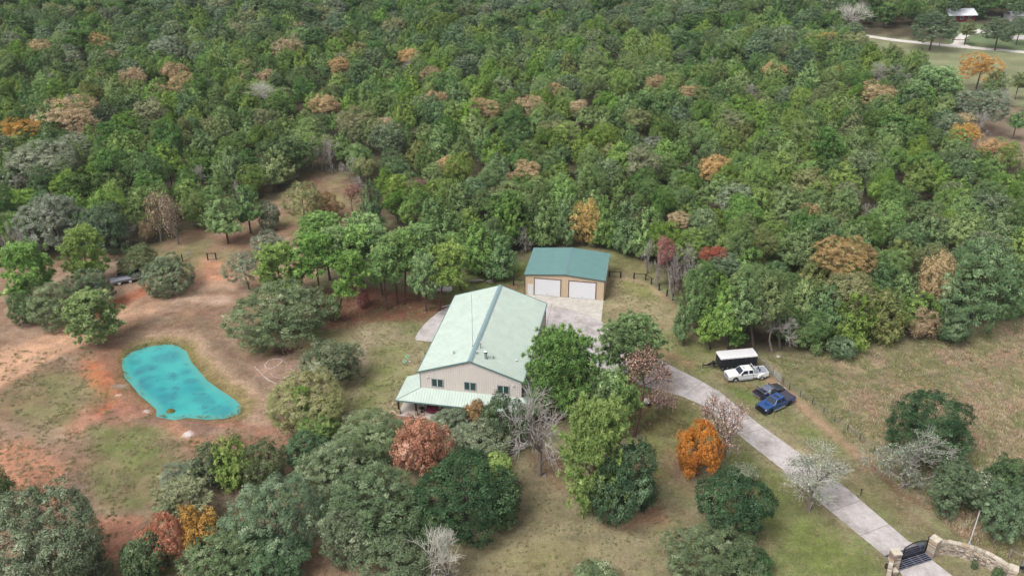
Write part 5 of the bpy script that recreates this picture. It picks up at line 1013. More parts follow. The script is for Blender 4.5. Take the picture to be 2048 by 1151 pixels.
    if dually:
        for s in (-1, 1): B().loft([[(rx+math.cos(PI*i/8)*k, s*y_, .5+math.sin(PI*i/8)*k*.98) for i in range(9)]+[(rx-k+.1, s*y_, .5), (rx+k-.1, s*y_, .5)] for y_, k in ((hw-.01, .74), (hw+.17, .66))][:2]).build('rear_fender', paint, t)
    for s in (-1, 1):
        wheel(t, ax, s*(hw-.14), wr, .27, rimm, s); wheel(t, rx, s*(hw-.02 if dually else hw-.14), wr, .46 if dually else .27, rimm, s)
    return t, dict(xr=xr, bx=bx, zt=zt2, zb=zb, xf=xf, hw=hw, ztop=zt, c0=c0)
PW = mat('white_truck_paint', alb(242,242,242), .3, spec=.5, coat=.6); PB_ = mat('blue_truck_paint', alb(24,74,138), .25, spec=.5, coat=.8); PK = mat('black_car_paint', alb(44,44,62), .2, spec=.6, coat=.9)
ah = heading((1521, 757), (1470, 763)); fm, rm = G(1470, 765), G(1521, 758.5); ctr = (fm+rm)/2; side = np.array([-math.sin(ah), math.cos(ah), 0]); ctr = ctr-side*.95
tk, d = pickup('white crew cab pickup with dual rear wheels beside the stock trailer', (ctr[0]-.1*math.cos(ah), ctr[1]-.1*math.sin(ah), 0), ah, PW, 6.5, 4.25, 2.15, True, STEEL)
TKC = (ctr, ah)
B().box(d['bx']-.2, d['bx']-.12, -.9, .9, d['zt'], d['zt']+.8).build('headache_rack', WHITE, tk) if False else B().pipe([(d['bx']-.14, -.88, d['zt']), (d['bx']-.14, -.8, d['zt']+.78), (d['bx']-.14, .8, d['zt']+.78), (d['bx']-.14, .88, d['zt'])], .045).build('headache_rack', WHITE, tk)
B().box(d['bx']-.75, d['bx']-.2, -.86, .86, .8, d['zt']+.12).build('tool_box', STEEL, tk, bevel=.02); B().box(d['xr']+.1, d['bx']-.78, -.84, .84, .8, d['zt']-.06).build('bed_deck', mat('grey_deck', alb(158,162,172), .6, noise=.12, nscale=2), tk)
for y_ in (-.25, .35): B().box(d['bx']-1.25, d['bx']-1.1, y_-.1, y_+.1, d['zt']-.06, d['zt']+.42).build('gas_bottle', BLACK, tk, bevel=.03)
B().box(d['c0']-1.05, d['c0']-.95, -.3, .3, d['ztop'], d['ztop']+.05).build('roof_marker', TRIMG, tk)
bh = heading((1578, 809), (1540, 826)); fm, rm = G(1539, 827.5), G(1578.5, 810.5); side = np.array([-math.sin(bh), math.cos(bh), 0]); ctr = (fm+rm)/2-side*.9
tb, d = pickup('dark blue crew cab pickup with black bed cover nearest the drive', (ctr[0]-.12*math.cos(bh), ctr[1]-.12*math.sin(bh), 0), bh, PB_, 6.1, 3.9, 2.02, False, STEEL, RIMD, BLACK)
B().box(d['xr']+.05, d['bx']-.1, -.92, .92, d['zt']+.002, d['zt']+.05).build('bed_cover', mat('black_vinyl', alb(74,70,84), .6), tb, bevel=.02); B().box(d['c0']-1.5, d['c0']-1.05, -.5, .5, d['ztop']+.004, d['ztop']+.02).build('sunroof', CARGLASS, tb)
B().box(1.75, 2.2, -.35, .35, d['zt']+.105, d['zt']+.14).build('hood_scoop', PB_, tb, bevel=.02)
b = B(); x = d['xf']+.26
for z in (.55, .8, 1.05, 1.28): b.tube((x, -.85, z), (x, .85, z), .035)
for y_ in (-.85, -.45, .45, .85): b.tube((x, y_, .45), (x, y_, 1.3), .045)
b.box(x-.12, x-.02, -.95, .95, .42, .7); b.build('grille_guard', BLACK, tb)
# black fastback car, tail towards the drive, hatch raised
chd = heading((1528, 799.5), (1562, 787.5)); cside = np.array([-math.sin(chd), math.cos(chd), 0])
cc = (G(1528, 799.5)+G(1562, 787.5))/2+cside*.85
car = thing('black_car', 'black fastback car with raised tail hatch beside the blue pickup', 'car', (cc[0], cc[1], 0), chd)
lowp = [(-2.42, .42)]+arch(-1.42, .42, .28)+arch(1.48, .42, .28)+[(2.42, .34), (2.5, .55), (2.4, .78), (1.1, .98), (-1.7, 1.02), (-2.42, .94), (-2.5, .7)]
B().prism(lowp, -.94, .94).build('body', PK, car, bevel=.07)
cabl = [[(1.15, -.86, .97), (1.15, .86, .97), (-1.75, .86, 1.0), (-1.75, -.86, 1.0)], [(.35, -.66, 1.36), (.35, .66, 1.36), (-.95, .64, 1.36), (-.95, -.64, 1.36)], [(.15, -.58, 1.41), (.15, .58, 1.41), (-.8, .56, 1.42), (-.8, -.56, 1.42)]]
B().loft(cabl).build('cabin', mat('cabin_sky_sheen', alb(112,116,138), .25, spec=.6, coat=.8), car, bevel=.04)  # black car's cabin in grey: sky reflection put into the colour
B().quad((1.12, -.74, 1.0), (1.12, .74, 1.0), (.37, .58, 1.372), (.37, -.58, 1.372)).build('windscreen', CARGLASS, car)
B().box(-.75, .08, -.5, .5, 1.424, 1.436).build('roof_sheen_panel', mat('roof_sky_sheen', alb(120,126,146), .25, spec=.6, coat=.5), car)  # added grey panel, the sky's sheen on the roof painted in
for s in (-1, 1):
    B().quad((.92, s*.87, 1.02), (-1.25, s*.87, 1.04), (-.9, s*.68, 1.34), (.36, s*.69, 1.34)).build('window', CARGLASS, car); dd_ = B().box(-.75, .75, s*.935 if s > 0 else s*.955, s*.955 if s > 0 else s*.935, .4, .96).build('door', PK, car); B().box(-.62, -.42, min(s*.955, s*.98), max(s*.955, s*.98), .84, .88).build('handle', CHROME, dd_)
    B().box(.7, .88, min(s*.9, s*1.12), max(s*.9, s*1.12), 1.0, 1.14).build('side_mirror', PK, car, bevel=.03); B().box(2.3, 2.5, min(s*.5, s*.88), max(s*.5, s*.88), .62, .76).build('headlight', LAMPW, car); B().box(-2.52, -2.4, min(s*.4, s*.9), max(s*.4, s*.9), .72, .86).build('taillight', LAMPR, car)
    wheel(car, 1.48, s*.84, .33, .24, RIMD, s); wheel(car, -1.42, s*.84, .33, .25, RIMD, s)
B().box(-2.36, -1.3, -.72, .72, 1.012, 1.03).build('boot_opening', BLACK, car); B().slab((-1.15, -.7, 1.36), (-1.15, .7, 1.36), (-2.05, .74, 1.78), (-2.05, -.74, 1.78), .07).build('boot_lid', PK, car); B().box(-2.56, -2.4, -.86, .86, .46, .58).build('rear_bumper', CHROME, car)
# person by the open driver's door
def body_mesh(name, pts, edges, rad, m, parent, root=0, sub=1):
    me = bpy.data.meshes.new(name); me.from_pydata(pts, edges, []); o = link(name, me, m, parent); sk = o.modifiers.new('skin', 'SKIN'); sk.use_smooth_shade = True; me.skin_vertices.new() if not me.skin_vertices else None
    for i, r in enumerate(rad): v = me.skin_vertices[0].data[i]; v.radius = (r, r) if not isinstance(r, tuple) else r; v.use_root = (i == root)
    ss = o.modifiers.new('smooth', 'SUBSURF'); ss.levels = sub; ss.render_levels = sub; return o
pl = G(1541, 778, 1.7)
per = thing('person', 'person in a light blue shirt standing between the black car and the blue pickup', 'person', (pl[0], pl[1], 0), chd+PI/2)
SKIN = mat('skin', alb(190,150,128), .6); SHIRT = mat('light_blue_shirt', alb(150,200,222), .9); JEAN = mat('dark_jeans', alb(52,60,84), .9); HAIR = mat('brown_hair', alb(196,206,214), .9)
pts = [(0, 0, .95), (0, 0, 1.2), (.04, 0, 1.42), (.07, 0, 1.52), (.1, 0, 1.66), (.12, 0, 1.74)]; ed_ = [(0, 1), (1, 2), (2, 3), (3, 4), (4, 5)]; rd = [(.16, .12), (.15, .11), (.17, .1), .055, (.085, .1), (.06, .07)]
for s in (-1, 1):
    i = len(pts); pts += [(.03, s*.2, 1.42), (.06, s*.27, 1.16), (.28, s*.25, 1.02), (.34, s*.24, 1.0)]; ed_ += [(2, i), (i, i+1), (i+1, i+2), (i+2, i+3)]; rd += [.06, .045, .032, .035]
    for k in range(5):
        a = (k-2)*.017; l = (.06, .085, .09, .083, .065)[k]; j = len(pts); q = (.36, s*(.24+a), 1.0) if k else (.33, s*(.2), .99); pts += [q, (q[0]+l*.6, q[1]+a*.2, q[2]-.015), (q[0]+l, q[1]+a*.2, q[2]-.04)]; ed_ += [(i+3, j), (j, j+1), (j+1, j+2)]; rd += [.01, .009, .008]
    i = len(pts); pts += [(0, s*.1, .88), (.03, s*.11, .48), (0, s*.11, .1), (.12, s*.12, .05)]; ed_ += [(0, i), (i, i+1), (i+1, i+2), (i+2, i+3)]; rd += [.09, .06, .042, .04]
body_mesh('body', pts, ed_, rd, SKIN, per)
body_mesh('shirt', [(0, 0, .92), (0, 0, 1.2), (.04, 0, 1.43), (.05, 0, 1.49), (.03, .2, 1.42), (.06, .27, 1.16), (.03, -.2, 1.42), (.06, -.27, 1.16), (.26, .25, 1.03), (.26, -.25, 1.03)], [(5, 8), (7, 9), (0, 1), (1, 2), (2, 3), (2, 4), (4, 5), (2, 6), (6, 7)], [(.18, .14), (.17, .13), (.19, .12), .07, .08, .068, .08, .068, .055, .055], SHIRT, per)
body_mesh('trousers', [(0, 0, .98), (0, .1, .88), (.03, .11, .48), (0, .11, .09), (0, -.1, .88), (.03, -.11, .48), (0, -.11, .09)], [(0, 1), (1, 2), (2, 3), (0, 4), (4, 5), (5, 6)], [(.17, .135), .105, .075, .06, .105, .075, .06], JEAN, per)
body_mesh('hair', [(.08, 0, 1.7), (.06, 0, 1.77), (.09, 0, 1.8)], [(0, 1), (1, 2)], [.09, .1, .07], HAIR, per)
b = B(); b.loft([[(.185, -.015, 1.66), (.185, .015, 1.66), (.185, 0, 1.7)], [(.215, -.008, 1.655), (.215, .008, 1.655), (.2, 0, 1.69)]]); b.build('nose', SKIN, per)
for s in (-1, 1): B().tube((.175, s*.035, 1.7), (.19, s*.035, 1.7), .012, k=8).build('eye', BLACK, per)
# black stock trailer with white top
sh = heading((1511, 736), (1441, 742.5)); o = G(1441, 742.5); sd = np.array([-math.sin(sh), math.cos(sh), 0]); fx = np.array([math.cos(sh), math.sin(sh), 0])
sl_len = float(np.linalg.norm(G(1511, 736)-G(1441, 742.5))); base = o-fx*sl_len/2-sd*1.1
st = thing('stock_trailer', 'long black gooseneck stock trailer with white top behind the white pickup', 'trailer', (base[0], base[1], 0), sh); Lh = sl_len/2; WZ = 1.1
B().box(-Lh, Lh, -WZ, WZ, .5, .68).build('deck', BLACK, st)
DKM = mat('dark_mesh', alb(44,44,50), .8); top = []
for s in (-1, 1):
    b = B()
    for k in range(9): z = .78+k*.165; b.box(-Lh, Lh, s*WZ-.02, s*WZ+.02, z, z+.105)
    for k in range(9): x = -Lh+2*Lh*k/8; b.box(x-.04, x+.04, s*(WZ+.03)-.03, s*(WZ+.03)+.03, .55, 2.3)
    b.build('slat_side', DKM, st)
    for k in range(8): x = -Lh+.3+k*(2*Lh-.6)/7; B().box(x-.09, x+.09, s*(WZ+.065)-.006, s*(WZ+.065)+.006, .5, .62).build('reflector', WHITE, st)
b = B(); b.box(Lh-.06, Lh, -WZ, WZ, .68, 2.3).box(-Lh, -Lh+.06, -WZ, WZ, .68, 2.3); b.build('end_gate', DKM, st)
prof = [(WZ+.06, 2.2), (WZ+.05, 2.38), (WZ-.12, 2.47), (0, 2.52), (-WZ+.12, 2.47), (-WZ-.05, 2.38), (-WZ-.06, 2.2)]
B().loft([[(x, y*k, 2.2+(z-2.2)*q) for y, z in prof] for x, k, q in ((-Lh-.05, 1, 1), (Lh-.5, 1, 1), (Lh-.1, 1, .95), (Lh+.12, .98, .75), (Lh+.2, .95, .3))]).build('roof', mat('white_tarp', alb(228,226,226), .6, noise=.06, nscale=1.2), st, smooth=False)
b = B(); b.tube((Lh, -.5, .62), (Lh+2.1, 0, .72), .09).tube((Lh, .5, .62), (Lh+2.1, 0, .72), .09).tube((Lh+2.1, 0, .72), (Lh+2.6, 0, .72), .1).tube((Lh+2.55, 0, .1), (Lh+2.55, 0, 1.15), .06).tube((Lh, 0, 1.6), (Lh+2.0, 0, .8), .06).tube((Lh, -.8, 1.0), (Lh+1.6, -.05, .8), .05); b.build('drawbar', BLACK, st)
B().tube((Lh+2.55, 0, .02), (Lh+2.55, 0, .1), .15, .06, 12).build('jack_foot', STEEL, st); B().tube((Lh+.8, -.25, 1.0), (Lh+.8, .25, 1.0), .3, k=16).build('spare_wheel', RUBBER, st); B().tube((Lh+1.0, -.32, .74), (Lh+2.0, -.06, .84), .04).build('reflector_bar', WHITE, st)
for s in (-1, 1):
    for x in (-1.3, -.35): wheel(st, x, s*.95, .38, .24, STEEL, s)
    B().box(-1.8, .15, s*1.02-.14, s*1.02+.14, .8, .84).build('mudguard', BLACK, st)
# flatbed trailer in the thicket
fh = heading((236, 563), (268, 559)); fc = (G(238, 563)+G(252, 561))/2; fh = heading((238, 564), (251, 561.5))
ft = thing('flatbed_trailer', 'silver flatbed trailer with white wheels parked among the oaks', 'trailer', (fc[0]+.7, fc[1]-.2, 0), fh)
B().box(-2.6, 2.6, -1.05, 1.05, .68, .8).build('deck', mat('aluminium_deck', alb(196,198,212), .5, metal=0, noise=.12, nscale=2), ft); b = B()
b.box(-2.65, 2.65, -1.12, -1.05, .6, .95).box(-2.65, 2.65, 1.05, 1.12, .6, .95); b.build('side_rail', STEEL, ft); B().slab((2.6, -1.05, .8), (3.3, -1.0, 1.05), (3.3, 1.0, 1.05), (2.6, 1.05, .8), .06).build('front_ramp', mat('pale_plate', alb(218,220,238), .5), ft)
B().box(-1.2, 2.5, 1.06, 1.5, .62, 1.4).build('tool_crate', BLACK, ft, bevel=.03); b = B(); b.tube((2.6, -.7, .6), (4.2, 0, .55), .07).tube((2.6, .7, .6), (4.2, 0, .55), .07); b.build('drawbar', BLACK, ft)
for s in (-1, 1):
    for x in (-1.15, .75): wheel(ft, x, s*1.0, .4, .25, WHITE, s)
    B().box(-1.7, 1.3, s*1.02-.14, s*1.02+.14, .84, .88).build('mudguard', BLACK, ft)

# ------------------------------------------------------------------ gate, walls, fences, odds and ends
STM = bpy.data.materials.new('ledge_stone'); STM.use_nodes = True; t_n = STM.node_tree; p = t_n.nodes['Principled BSDF']; p.inputs['Roughness'].default_value = .9
a_ = t_n.nodes.new('ShaderNodeAttribute'); a_.attribute_name = 'tone'; r_ = t_n.nodes.new('ShaderNodeValToRGB'); els = r_.color_ramp.elements
els[0].position = 0; els[0].color = (*alb(112,104,102), 1); els[1].position = 1; els[1].color = (*alb(220,208,190), 1)
for q, c in ((.2, alb(150,138,130)), (.4, alb(178,164,148)), (.6, alb(188,164,138)), (.72, alb(150,120,98)), (.85, alb(202,190,172))): e = els.new(q); e.color = (*c, 1)
n_ = t_n.nodes.new('ShaderNodeTexNoise'); n_.inputs['Scale'].default_value = 9; n_.inputs['Detail'].default_value = 5; m_ = t_n.nodes.new('ShaderNodeMapRange'); m_.inputs[1].default_value = .3; m_.inputs[2].default_value = .7; m_.inputs[3].default_value = .78; m_.inputs[4].default_value = 1.18; v_ = t_n.nodes.new('ShaderNodeVectorMath'); v_.operation = 'SCALE'
tc_ = t_n.nodes.new('ShaderNodeTexCoord'); L = t_n.links.new; L(tc_.outputs['Object'], n_.inputs['Vector']); L(a_.outputs['Fac'], r_.inputs[0]); L(n_.outputs['Fac'], m_.inputs[0]); L(r_.outputs[0], v_.inputs[0]); L(m_.outputs[0], v_.inputs['Scale']); L(v_.outputs[0], p.inputs['Base Color'])
def courses(b, p0, p1, z0, z1, th, rg, off=0):
    """coursed stone along p0-p1 (both faces), stones standing slightly proud of each other"""
    p0, p1 = Vector((*p0, 0)), Vector((*p1, 0)); L_ = (p1-p0).length; u = (p1-p0)/L_; ang = math.atan2(u.y, u.x); z = z0; M0 = Matrix.Translation(p0) @ Matrix.Rotation(ang, 4, 'Z')
    while z < z1-.02:
        h = min(rg.uniform(.11, .22), z1-z); x = -rg.uniform(0, .3)
        while x < L_:
            l = rg.uniform(.22, .6); xa, xb = max(0, x), min(L_, x+l)
            if xb-xa > .03: j = rg.uniform(0, .045); b.box(xa+.008, xb-.008, -th/2-j, th/2+j, z+.006, z+h-.006, rg.choice([0, .1, .2, .3, .4, .4, .5, .6, .7, .85, .9, 1]), M0)
            x += l
        z += h
def pillar(b, c, ang, w_, h, rg):
    M0 = Matrix.Translation((c[0], c[1], 0)) @ Matrix.Rotation(ang, 4, 'Z'); z = -.1
    while z < h-.16:
        k = min(rg.uniform(.14, .24), h-.16-z); cut = rg.uniform(-.15, .15)*w_; j = rg.uniform(0, .03)
        b.box(-w_/2-j, cut-.006, -w_/2-j, w_/2+j, z+.006, z+k-.006, rg.choice([.2, .4, .4, .5, .6, .7, .9]), M0); b.box(cut+.006, w_/2+j, -w_/2-j, w_/2+j, z+.006, z+k-.006, rg.choice([.1, .4, .5, .6, .85, .9]), M0); z += k
    for i in range(2):
        for k in range(2): b.box(-w_/2-.05+i*(w_/2+.055), -.005+i*(w_/2+.055), -w_/2-.05+k*(w_/2+.055), -.005+k*(w_/2+.055), h-.155, h+rg.uniform(-.02, .02), rg.choice([.85, .95, 1]), M0)
rg = random.Random(4)
wR = [G(x, y, 2.0)[:2] for x, y in ((1879,1080),(1897,1081.5),(1915,1084),(1932,1088),(1948,1093),(1964,1099),(1980,1106),(1996,1115),(2010,1124),(2022,1132))]
gl, gr_ = G(1793, 1101.5, 2.5), G(1872.5, 1075, 2.6); gang = math.atan2(gr_[1]-gl[1], gr_[0]-gl[0])
t = thing('stone_wall', 'long curved stone wall right of the gate, standing behind planted shrubs', 'stone wall', (gr_[0], gr_[1], 0))
b = B()
for a, c in zip(wR, wR[1:]): courses(b, a, c, -.1, 1.82, .42, rg)
b.build('wall_face', STM, t).matrix_parent_inverse = Matrix.Translation((-gr_[0], -gr_[1], 0)); b = B()
for a, c in zip(wR, wR[1:]):
    p0, p1 = Vector((*a, 0)), Vector((*c, 0)); n = max(2, int((p1-p0).length/.34)); ang = math.atan2(p1.y-p0.y, p1.x-p0.x)
    for i in range(n): q = p0+(p1-p0)*((i+.5)/n); l = (p1-p0).length/n; b.box(-l/2+.01, l/2-.01, -.27+rg.uniform(-.03, .03), .27+rg.uniform(-.03, .03), 1.825, 2.0+rg.uniform(-.05, .06), rg.choice([.4, .6, .85, .9, 1]), Matrix.Translation(q) @ Matrix.Rotation(ang, 4, 'Z'))
b.build('coping', STM, t).matrix_parent_inverse = Matrix.Translation((-gr_[0], -gr_[1], 0))
def keep(o, t): o.matrix_parent_inverse = Matrix.Translation(-t.location) if abs(t.rotation_euler.z) < 1e-6 else o.matrix_parent_inverse; return o
b = B(); pillar(b, gr_, gang+.25, .95, 2.55, rg); keep(b.build('pillar', STM, t), t)
ep = G(2029, 1132, 2.3); b = B(); pillar(b, ep, -.55, .9, 2.2, rg); keep(b.build('end_pillar', STM, t), t)
t = thing('stone_wall', 'short stone wall left of the gate, cut by the bottom edge', 'stone wall', (gl[0], gl[1], 0))
wL = [G(x, y, 1.8)[:2] for x, y in ((1790,1107),(1784,1120),(1780,1134),(1778,1150),(1779,1170))]; b = B()
for a, c in zip(wL, wL[1:]): courses(b, a, c, -.1, 1.72, .4, rg)
keep(b.build('wall_face', STM, t), t); b = B(); pillar(b, gl, gang-.2, .95, 2.5, rg); keep(b.build('pillar', STM, t), t)
sp = G(1789, 1138, .9); b = B(); pillar(b, sp, gang-.2, .6, .9, rg); keep(b.build('low_pier', STM, t), t)
# cattle guard
c4 = [G(1799, 1139.5), G(1864.5, 1118.5), G(1836, 1090.5), G(1770, 1111.5)]
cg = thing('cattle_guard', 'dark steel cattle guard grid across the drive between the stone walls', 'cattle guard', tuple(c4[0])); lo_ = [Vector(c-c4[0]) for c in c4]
b = B(); b.add([(*(v.xy), .012) for v in lo_], [(0, 1, 2, 3)]); b.build('pit_shade_sheet', mat('pit_shade', alb(26,26,34), .95, spec=.05), cg)  # flat dark sheet at ground level, shade between the bars put into its colour
b = B(); GRM = mat('grid_steel', alb(122,124,142), .6)
for i in range(10): f = i/9; b.tube(lo_[0].lerp(lo_[3], f)+Vector((0, 0, .09)), lo_[1].lerp(lo_[2], f)+Vector((0, 0, .09)), .05, k=6)
b.build('grid_bars', GRM, cg); b = B()
for i in range(5): f = i/4; b.tube(lo_[0].lerp(lo_[1], f)+Vector((0, 0, .05)), lo_[3].lerp(lo_[2], f)+Vector((0, 0, .05)), .05, k=6)
b.build('cross_bars', GRM, cg)
# arched gate
ga, gb = Vector(G(1803.5, 1118.5)), Vector(G(1848.5, 1104.5)); gt = thing('entrance_gate', 'arched black barred gate hung between the two stone pillars', 'gate', tuple(ga), math.atan2((gb-ga).y, (gb-ga).x)); gl_ = (gb-ga).length
GB = mat('gate_bar', alb(70,72,90), .5, metal=.3); arc = lambda f: 1.75+.55*math.sin(PI*(.08+.84*f))**1.0
b = B(); b.tube((0, 0, .22), (gl_, 0, .22), .07); b.pipe([(gl_*i/14, 0, arc(i/14)) for i in range(15)], .06); b.tube((0, 0, .1), (0, 0, arc(0)), .06); b.tube((0, 0, 1.05), (gl_, 0, 1.05), .04); b.build('gate_frame', BLACK, gt); b = B()
for i in range(1, 34): f = i/34; b.tube((gl_*f, 0, .22), (gl_*f, 0, arc(f)), .018, k=5)
b.build('gate_bars', GB, gt); B().box(gl_+.06, gl_+.26, -.1, .1, 0, 2.5).build('hinge_post', BLACK, gt)
b = B(); b.box(-.2, .2, -.15, .15, .55, 1.0).tube((0, 0, 0), (0, 0, .55), .06); q = G(1841, 1099); k_ = thing('gate_opener', 'small grey-blue motor box on a post behind the gate', 'gate opener', tuple(q), .3); b.build('motor_box', mat('grey_blue_box', alb(150,164,196), .5), k_); B().tube((0, 0, .7), (.9, -.5, .7), .04).build('arm', STEEL, k_)
q = G(1776, 1134); k_ = thing('black_bag', 'black bag-like bundle at the foot of the left gate wall', 'bag', tuple(q)); bm = bmesh.new(); bmesh.ops.create_icosphere(bm, subdivisions=3, radius=.42)
for v in bm.verts: v.co *= .8+.35*random.Random(round(v.co.x*9)+round(v.co.y*9)*31+round(v.co.z*9)*77).random(); v.co.z = max(-.12, v.co.z*.8)+.12
me = bpy.data.meshes.new('bundle'); bm.to_mesh(me); bm.free(); link('bundle', me, mat('black_plastic', alb(26,26,30), .35), k_)
fp_ = G(1938.8, 1085.6); t = thing('flagpole', 'plain white flagpole behind the curved stone wall', 'flagpole', tuple(fp_)); B().tube((0, 0, 0), (0, 0, 5.0), .07, .045, 10).build('pole', WHITE, t); B().tube((0, 0, 0), (0, 0, .12), .2, .16, 12).build('base', TRIMG, t); B().tube((0, 0, 5.0), (0, 0, 5.12), .07, .02, 10).build('finial', STEEL, t)
WOODG = mat('weathered_wood', alb(150,138,128), .95, noise=.25, nscale=5)
q = G(1986, 1088); t = thing('marker_post', 'short weathered post with cross arm at the hedge foot behind the stone wall', 'post', tuple(q)); B().tube((0, 0, 0), (.12, .1, 1.35), .12, .1, 8).build('post', WOODG, t); B().tube((-.22, 0, 1.12), (.42, .1, 1.2), .06).build('arm', WOODG, t)
q = G(2018, 1114); t = thing('wood_fence', 'post and rail fence end right of the curved stone wall', 'fence', tuple(q)); e_ = Vector(G(2046, 1128))-Vector(q); B().tube((0, 0, 0), (0, 0, 1.3), .13, .12, 8).build('post', WOODG, t); B().tube((0, 0, 1.15), (*(e_.xy), 1.15), .05).build('rail', WOODG, t); B().tube((*(e_.xy), 0), (*(e_.xy), 1.3), .12, k=8).build('post', WOODG, t)
q = G(2040, 1145); t = thing('metal_post', 'leaning steel post with hardware beside the end pillar', 'post', tuple(q)); B().tube((0, 0, 0), (.5, .7, 2.4), .06).build('pole', STEEL, t); B().box(-.25, .25, -.1, .1, .7, 1.0).build('bracket', BLACK, t)
q = G(1720.5, 991); t = thing('metal_post', 'thin dark steel post beside the lower drive', 'post', tuple(q)); B().tube((0, 0, 0), (0, 0, 1.15), .05).build('pole', mat('rust_steel', alb(70,58,56), .8), t); B().box(-.1, .1, -.04, .04, .95, 1.15).build('plate', BLACK, t)
# wire fence along the verge
def wire_fence(name, label, pts, h, m, wires=(.4, .75, 1.05), r=.06, cat='fence', posts=None):
    P = [Vector((*p, 0)) for p in GP(pts)]; t = thing(name, label, cat, tuple(P[0])); o = P[0]
    for q in P: B().tube(q-o, q-o+Vector((0, 0, h)), r, k=6).build('post', m, t)
    b = B()
    for z in wires: b.pipe([q-o+Vector((0, 0, z)) for q in P], .012, 4)
    if wires: b.build('wire', STEEL, t)
    return t
wire_fence('wire_fence', 'wire fence on thin posts along the meadow side of the parking verge', [(1566,768),(1578,779),(1600,793),(1624,808),(1646,828),(1668,844),(1694,862),(1718.6,880),(1746.7,904),(1775,930)], 1.25, mat('dark_post', alb(92,84,82), .9))
def pipe_gate(name, label, a, b_, h=1.25, bars=5, m=STEEL):
    A, Bv = Vector(G(*a)), Vector(G(*b_)); t = thing(name, label, 'gate', tuple(A)); d_ = Bv-A; b = B()
    for i in range(bars): z = .25+(h-.25)*i/(bars-1); b.tube((0, 0, z), (*(d_.xy), z), .03, k=6)
    for f in (0, .5, 1): b.tube((*(d_.xy*f), .2), (*(d_.xy*f), h), .03, k=6)
    b.build('gate_frame', m, t)
    for f in (-.06, 1.06): B().tube((*(d_.xy*f), 0), (*(d_.xy*f), h+.2), .07, k=8).build('post', WOODG, t)
    return t
pipe_gate('pipe_gate', 'silver tubular farm gate behind the tail of the white pickup', (1547, 752), (1561, 765), m=mat('silver_gate', alb(206,214,216), .4, metal=.3)); pipe_gate('pipe_gate', 'grey tubular farm gate between the stock trailer tail and the silver gate', (1530, 737), (1545, 750), 1.2, 4)
A, Bv = Vector(G(1513, 726)), Vector(G(1529, 736)); t = thing('pipe_fence', 'short single rail fence at the tail of the stock trailer', 'fence', tuple(A)); d_ = Bv-A; B().tube((0, 0, 1.2), (*(d_.xy), 1.2), .04).build('rail', STEEL, t)
for f in (0, 1): B().tube((*(d_.xy*f), 0), (*(d_.xy*f), 1.3), .07, k=8).build('post', WOODG, t)
# dark post and rail fences by the garage and in the clearing
FB = mat('dark_creosote_post', alb(42,34,34), .9)
def rail_fence(label, pts, rails, h=1.3, r=.13):
    P = [Vector((*p, 0)) for p in GP(pts)]; t = thing('post_fence', label, 'fence', tuple(P[0])); o = P[0]
    for q in P: B().tube(q-o+Vector((0, 0, -.1)), q-o+Vector((0, 0, h)), r, k=8).build('post', FB, t)
    for i, j in rails: B().tube(P[i]-o+Vector((0, 0, h-.12)), P[j]-o+Vector((0, 0, h-.12)), .06, k=6).build('rail', FB, t)
    b = B()
    for z in (.35, .75): 
        for i in range(len(P)-1):
            if (i, i+1) in rails or len(P) > 4: b.tube(P[i]-o+Vector((0, 0, z)), P[i+1]-o+Vector((0, 0, z)), .014, k=4)
    if b.V: b.build('wire', STEEL, t)
rail_fence('black two-post fence joining the right wall of the garage', [(1218.5,553.5),(1241,555.2)], [(0, 1)]); rail_fence('black post fence curving down the lawn right of the garage', [(1267.7,557.5),(1291,559.6),(1302.6,568),(1318,579.8),(1333.7,591.6),(1345.5,600),(1360.8,611)], [(0, 1), (1, 2)])
rail_fence('short black fence joining the left wall of the garage', [(1027,570.5),(1050,573)], [(0, 1)], 1.4); rail_fence('small black two-post fence alone in the clearing', [(416,519.7),(432.5,518.9)], [(0, 1)], 1.5)
A = Vector(G(365.5, 523)); t = thing('open_field_gate', 'grey wire field gate swung open from a black post in the clearing', 'gate', tuple(A)); B().tube((0, 0, 0), (0, 0, 1.6), .12, k=8).build('post', FB, t); d_ = Vector(G(384, 512))-A; b = B()
for z in (.3, .6, .9, 1.2): b.tube((0, 0, z), (*(d_.xy), z), .03, k=5)
for f in (.03, .25, .5, .75, 1): b.tube((*(d_.xy*f), .25), (*(d_.xy*f), 1.2), .03, k=5)
b.build('gate_leaf', STEEL, t)
# white tank, log heap, grill, small bits
q = G(886, 586); t = thing('white_tank', 'white rounded gas tank half hidden behind the pine row', 'tank', tuple(q), -.1); k = 16
B().loft([[(x, math.cos(2*PI*i/k)*r, 1.0+math.sin(2*PI*i/k)*r) for i in range(k)] for x, r in ((-1.75, .05), (-1.68, .32), (-1.5, .52), (-1.25, .6), (1.25, .6), (1.5, .52), (1.68, .32), (1.75, .05))]).build('tank_body', WHITE, t, smooth=True); B().tube((0, 0, 1.55), (0, 0, 1.8), .2, .18, 12).build('valve_dome', TRIMG, t)
for x in (-.9, .9): B().box(x-.08, x+.08, -.4, .4, 0, .55).build('leg', TRIMG, t)
lg = [Vector(G(948+i*7, 565-(i % 3), .0)) for i in range(5)]; t = thing('log_pile', 'heap of grey logs on the grass behind the house', 'log pile', tuple(lg[0])); rg = random.Random(8); b = B()
for i in range(16): p0 = Vector((rg.uniform(-.5, 3.2), rg.uniform(-.5, .6), .12+.26*(i//6)+rg.uniform(0, .06))); a = rg.uniform(-.3, .3); l = rg.uniform(.8, 1.4); b.tube(p0-Vector((math.cos(a)*l/2, math.sin(a)*l/2, 0)), p0+Vector((math.cos(a)*l/2, math.sin(a)*l/2, .05)), rg.uniform(.09, .16), k=8)
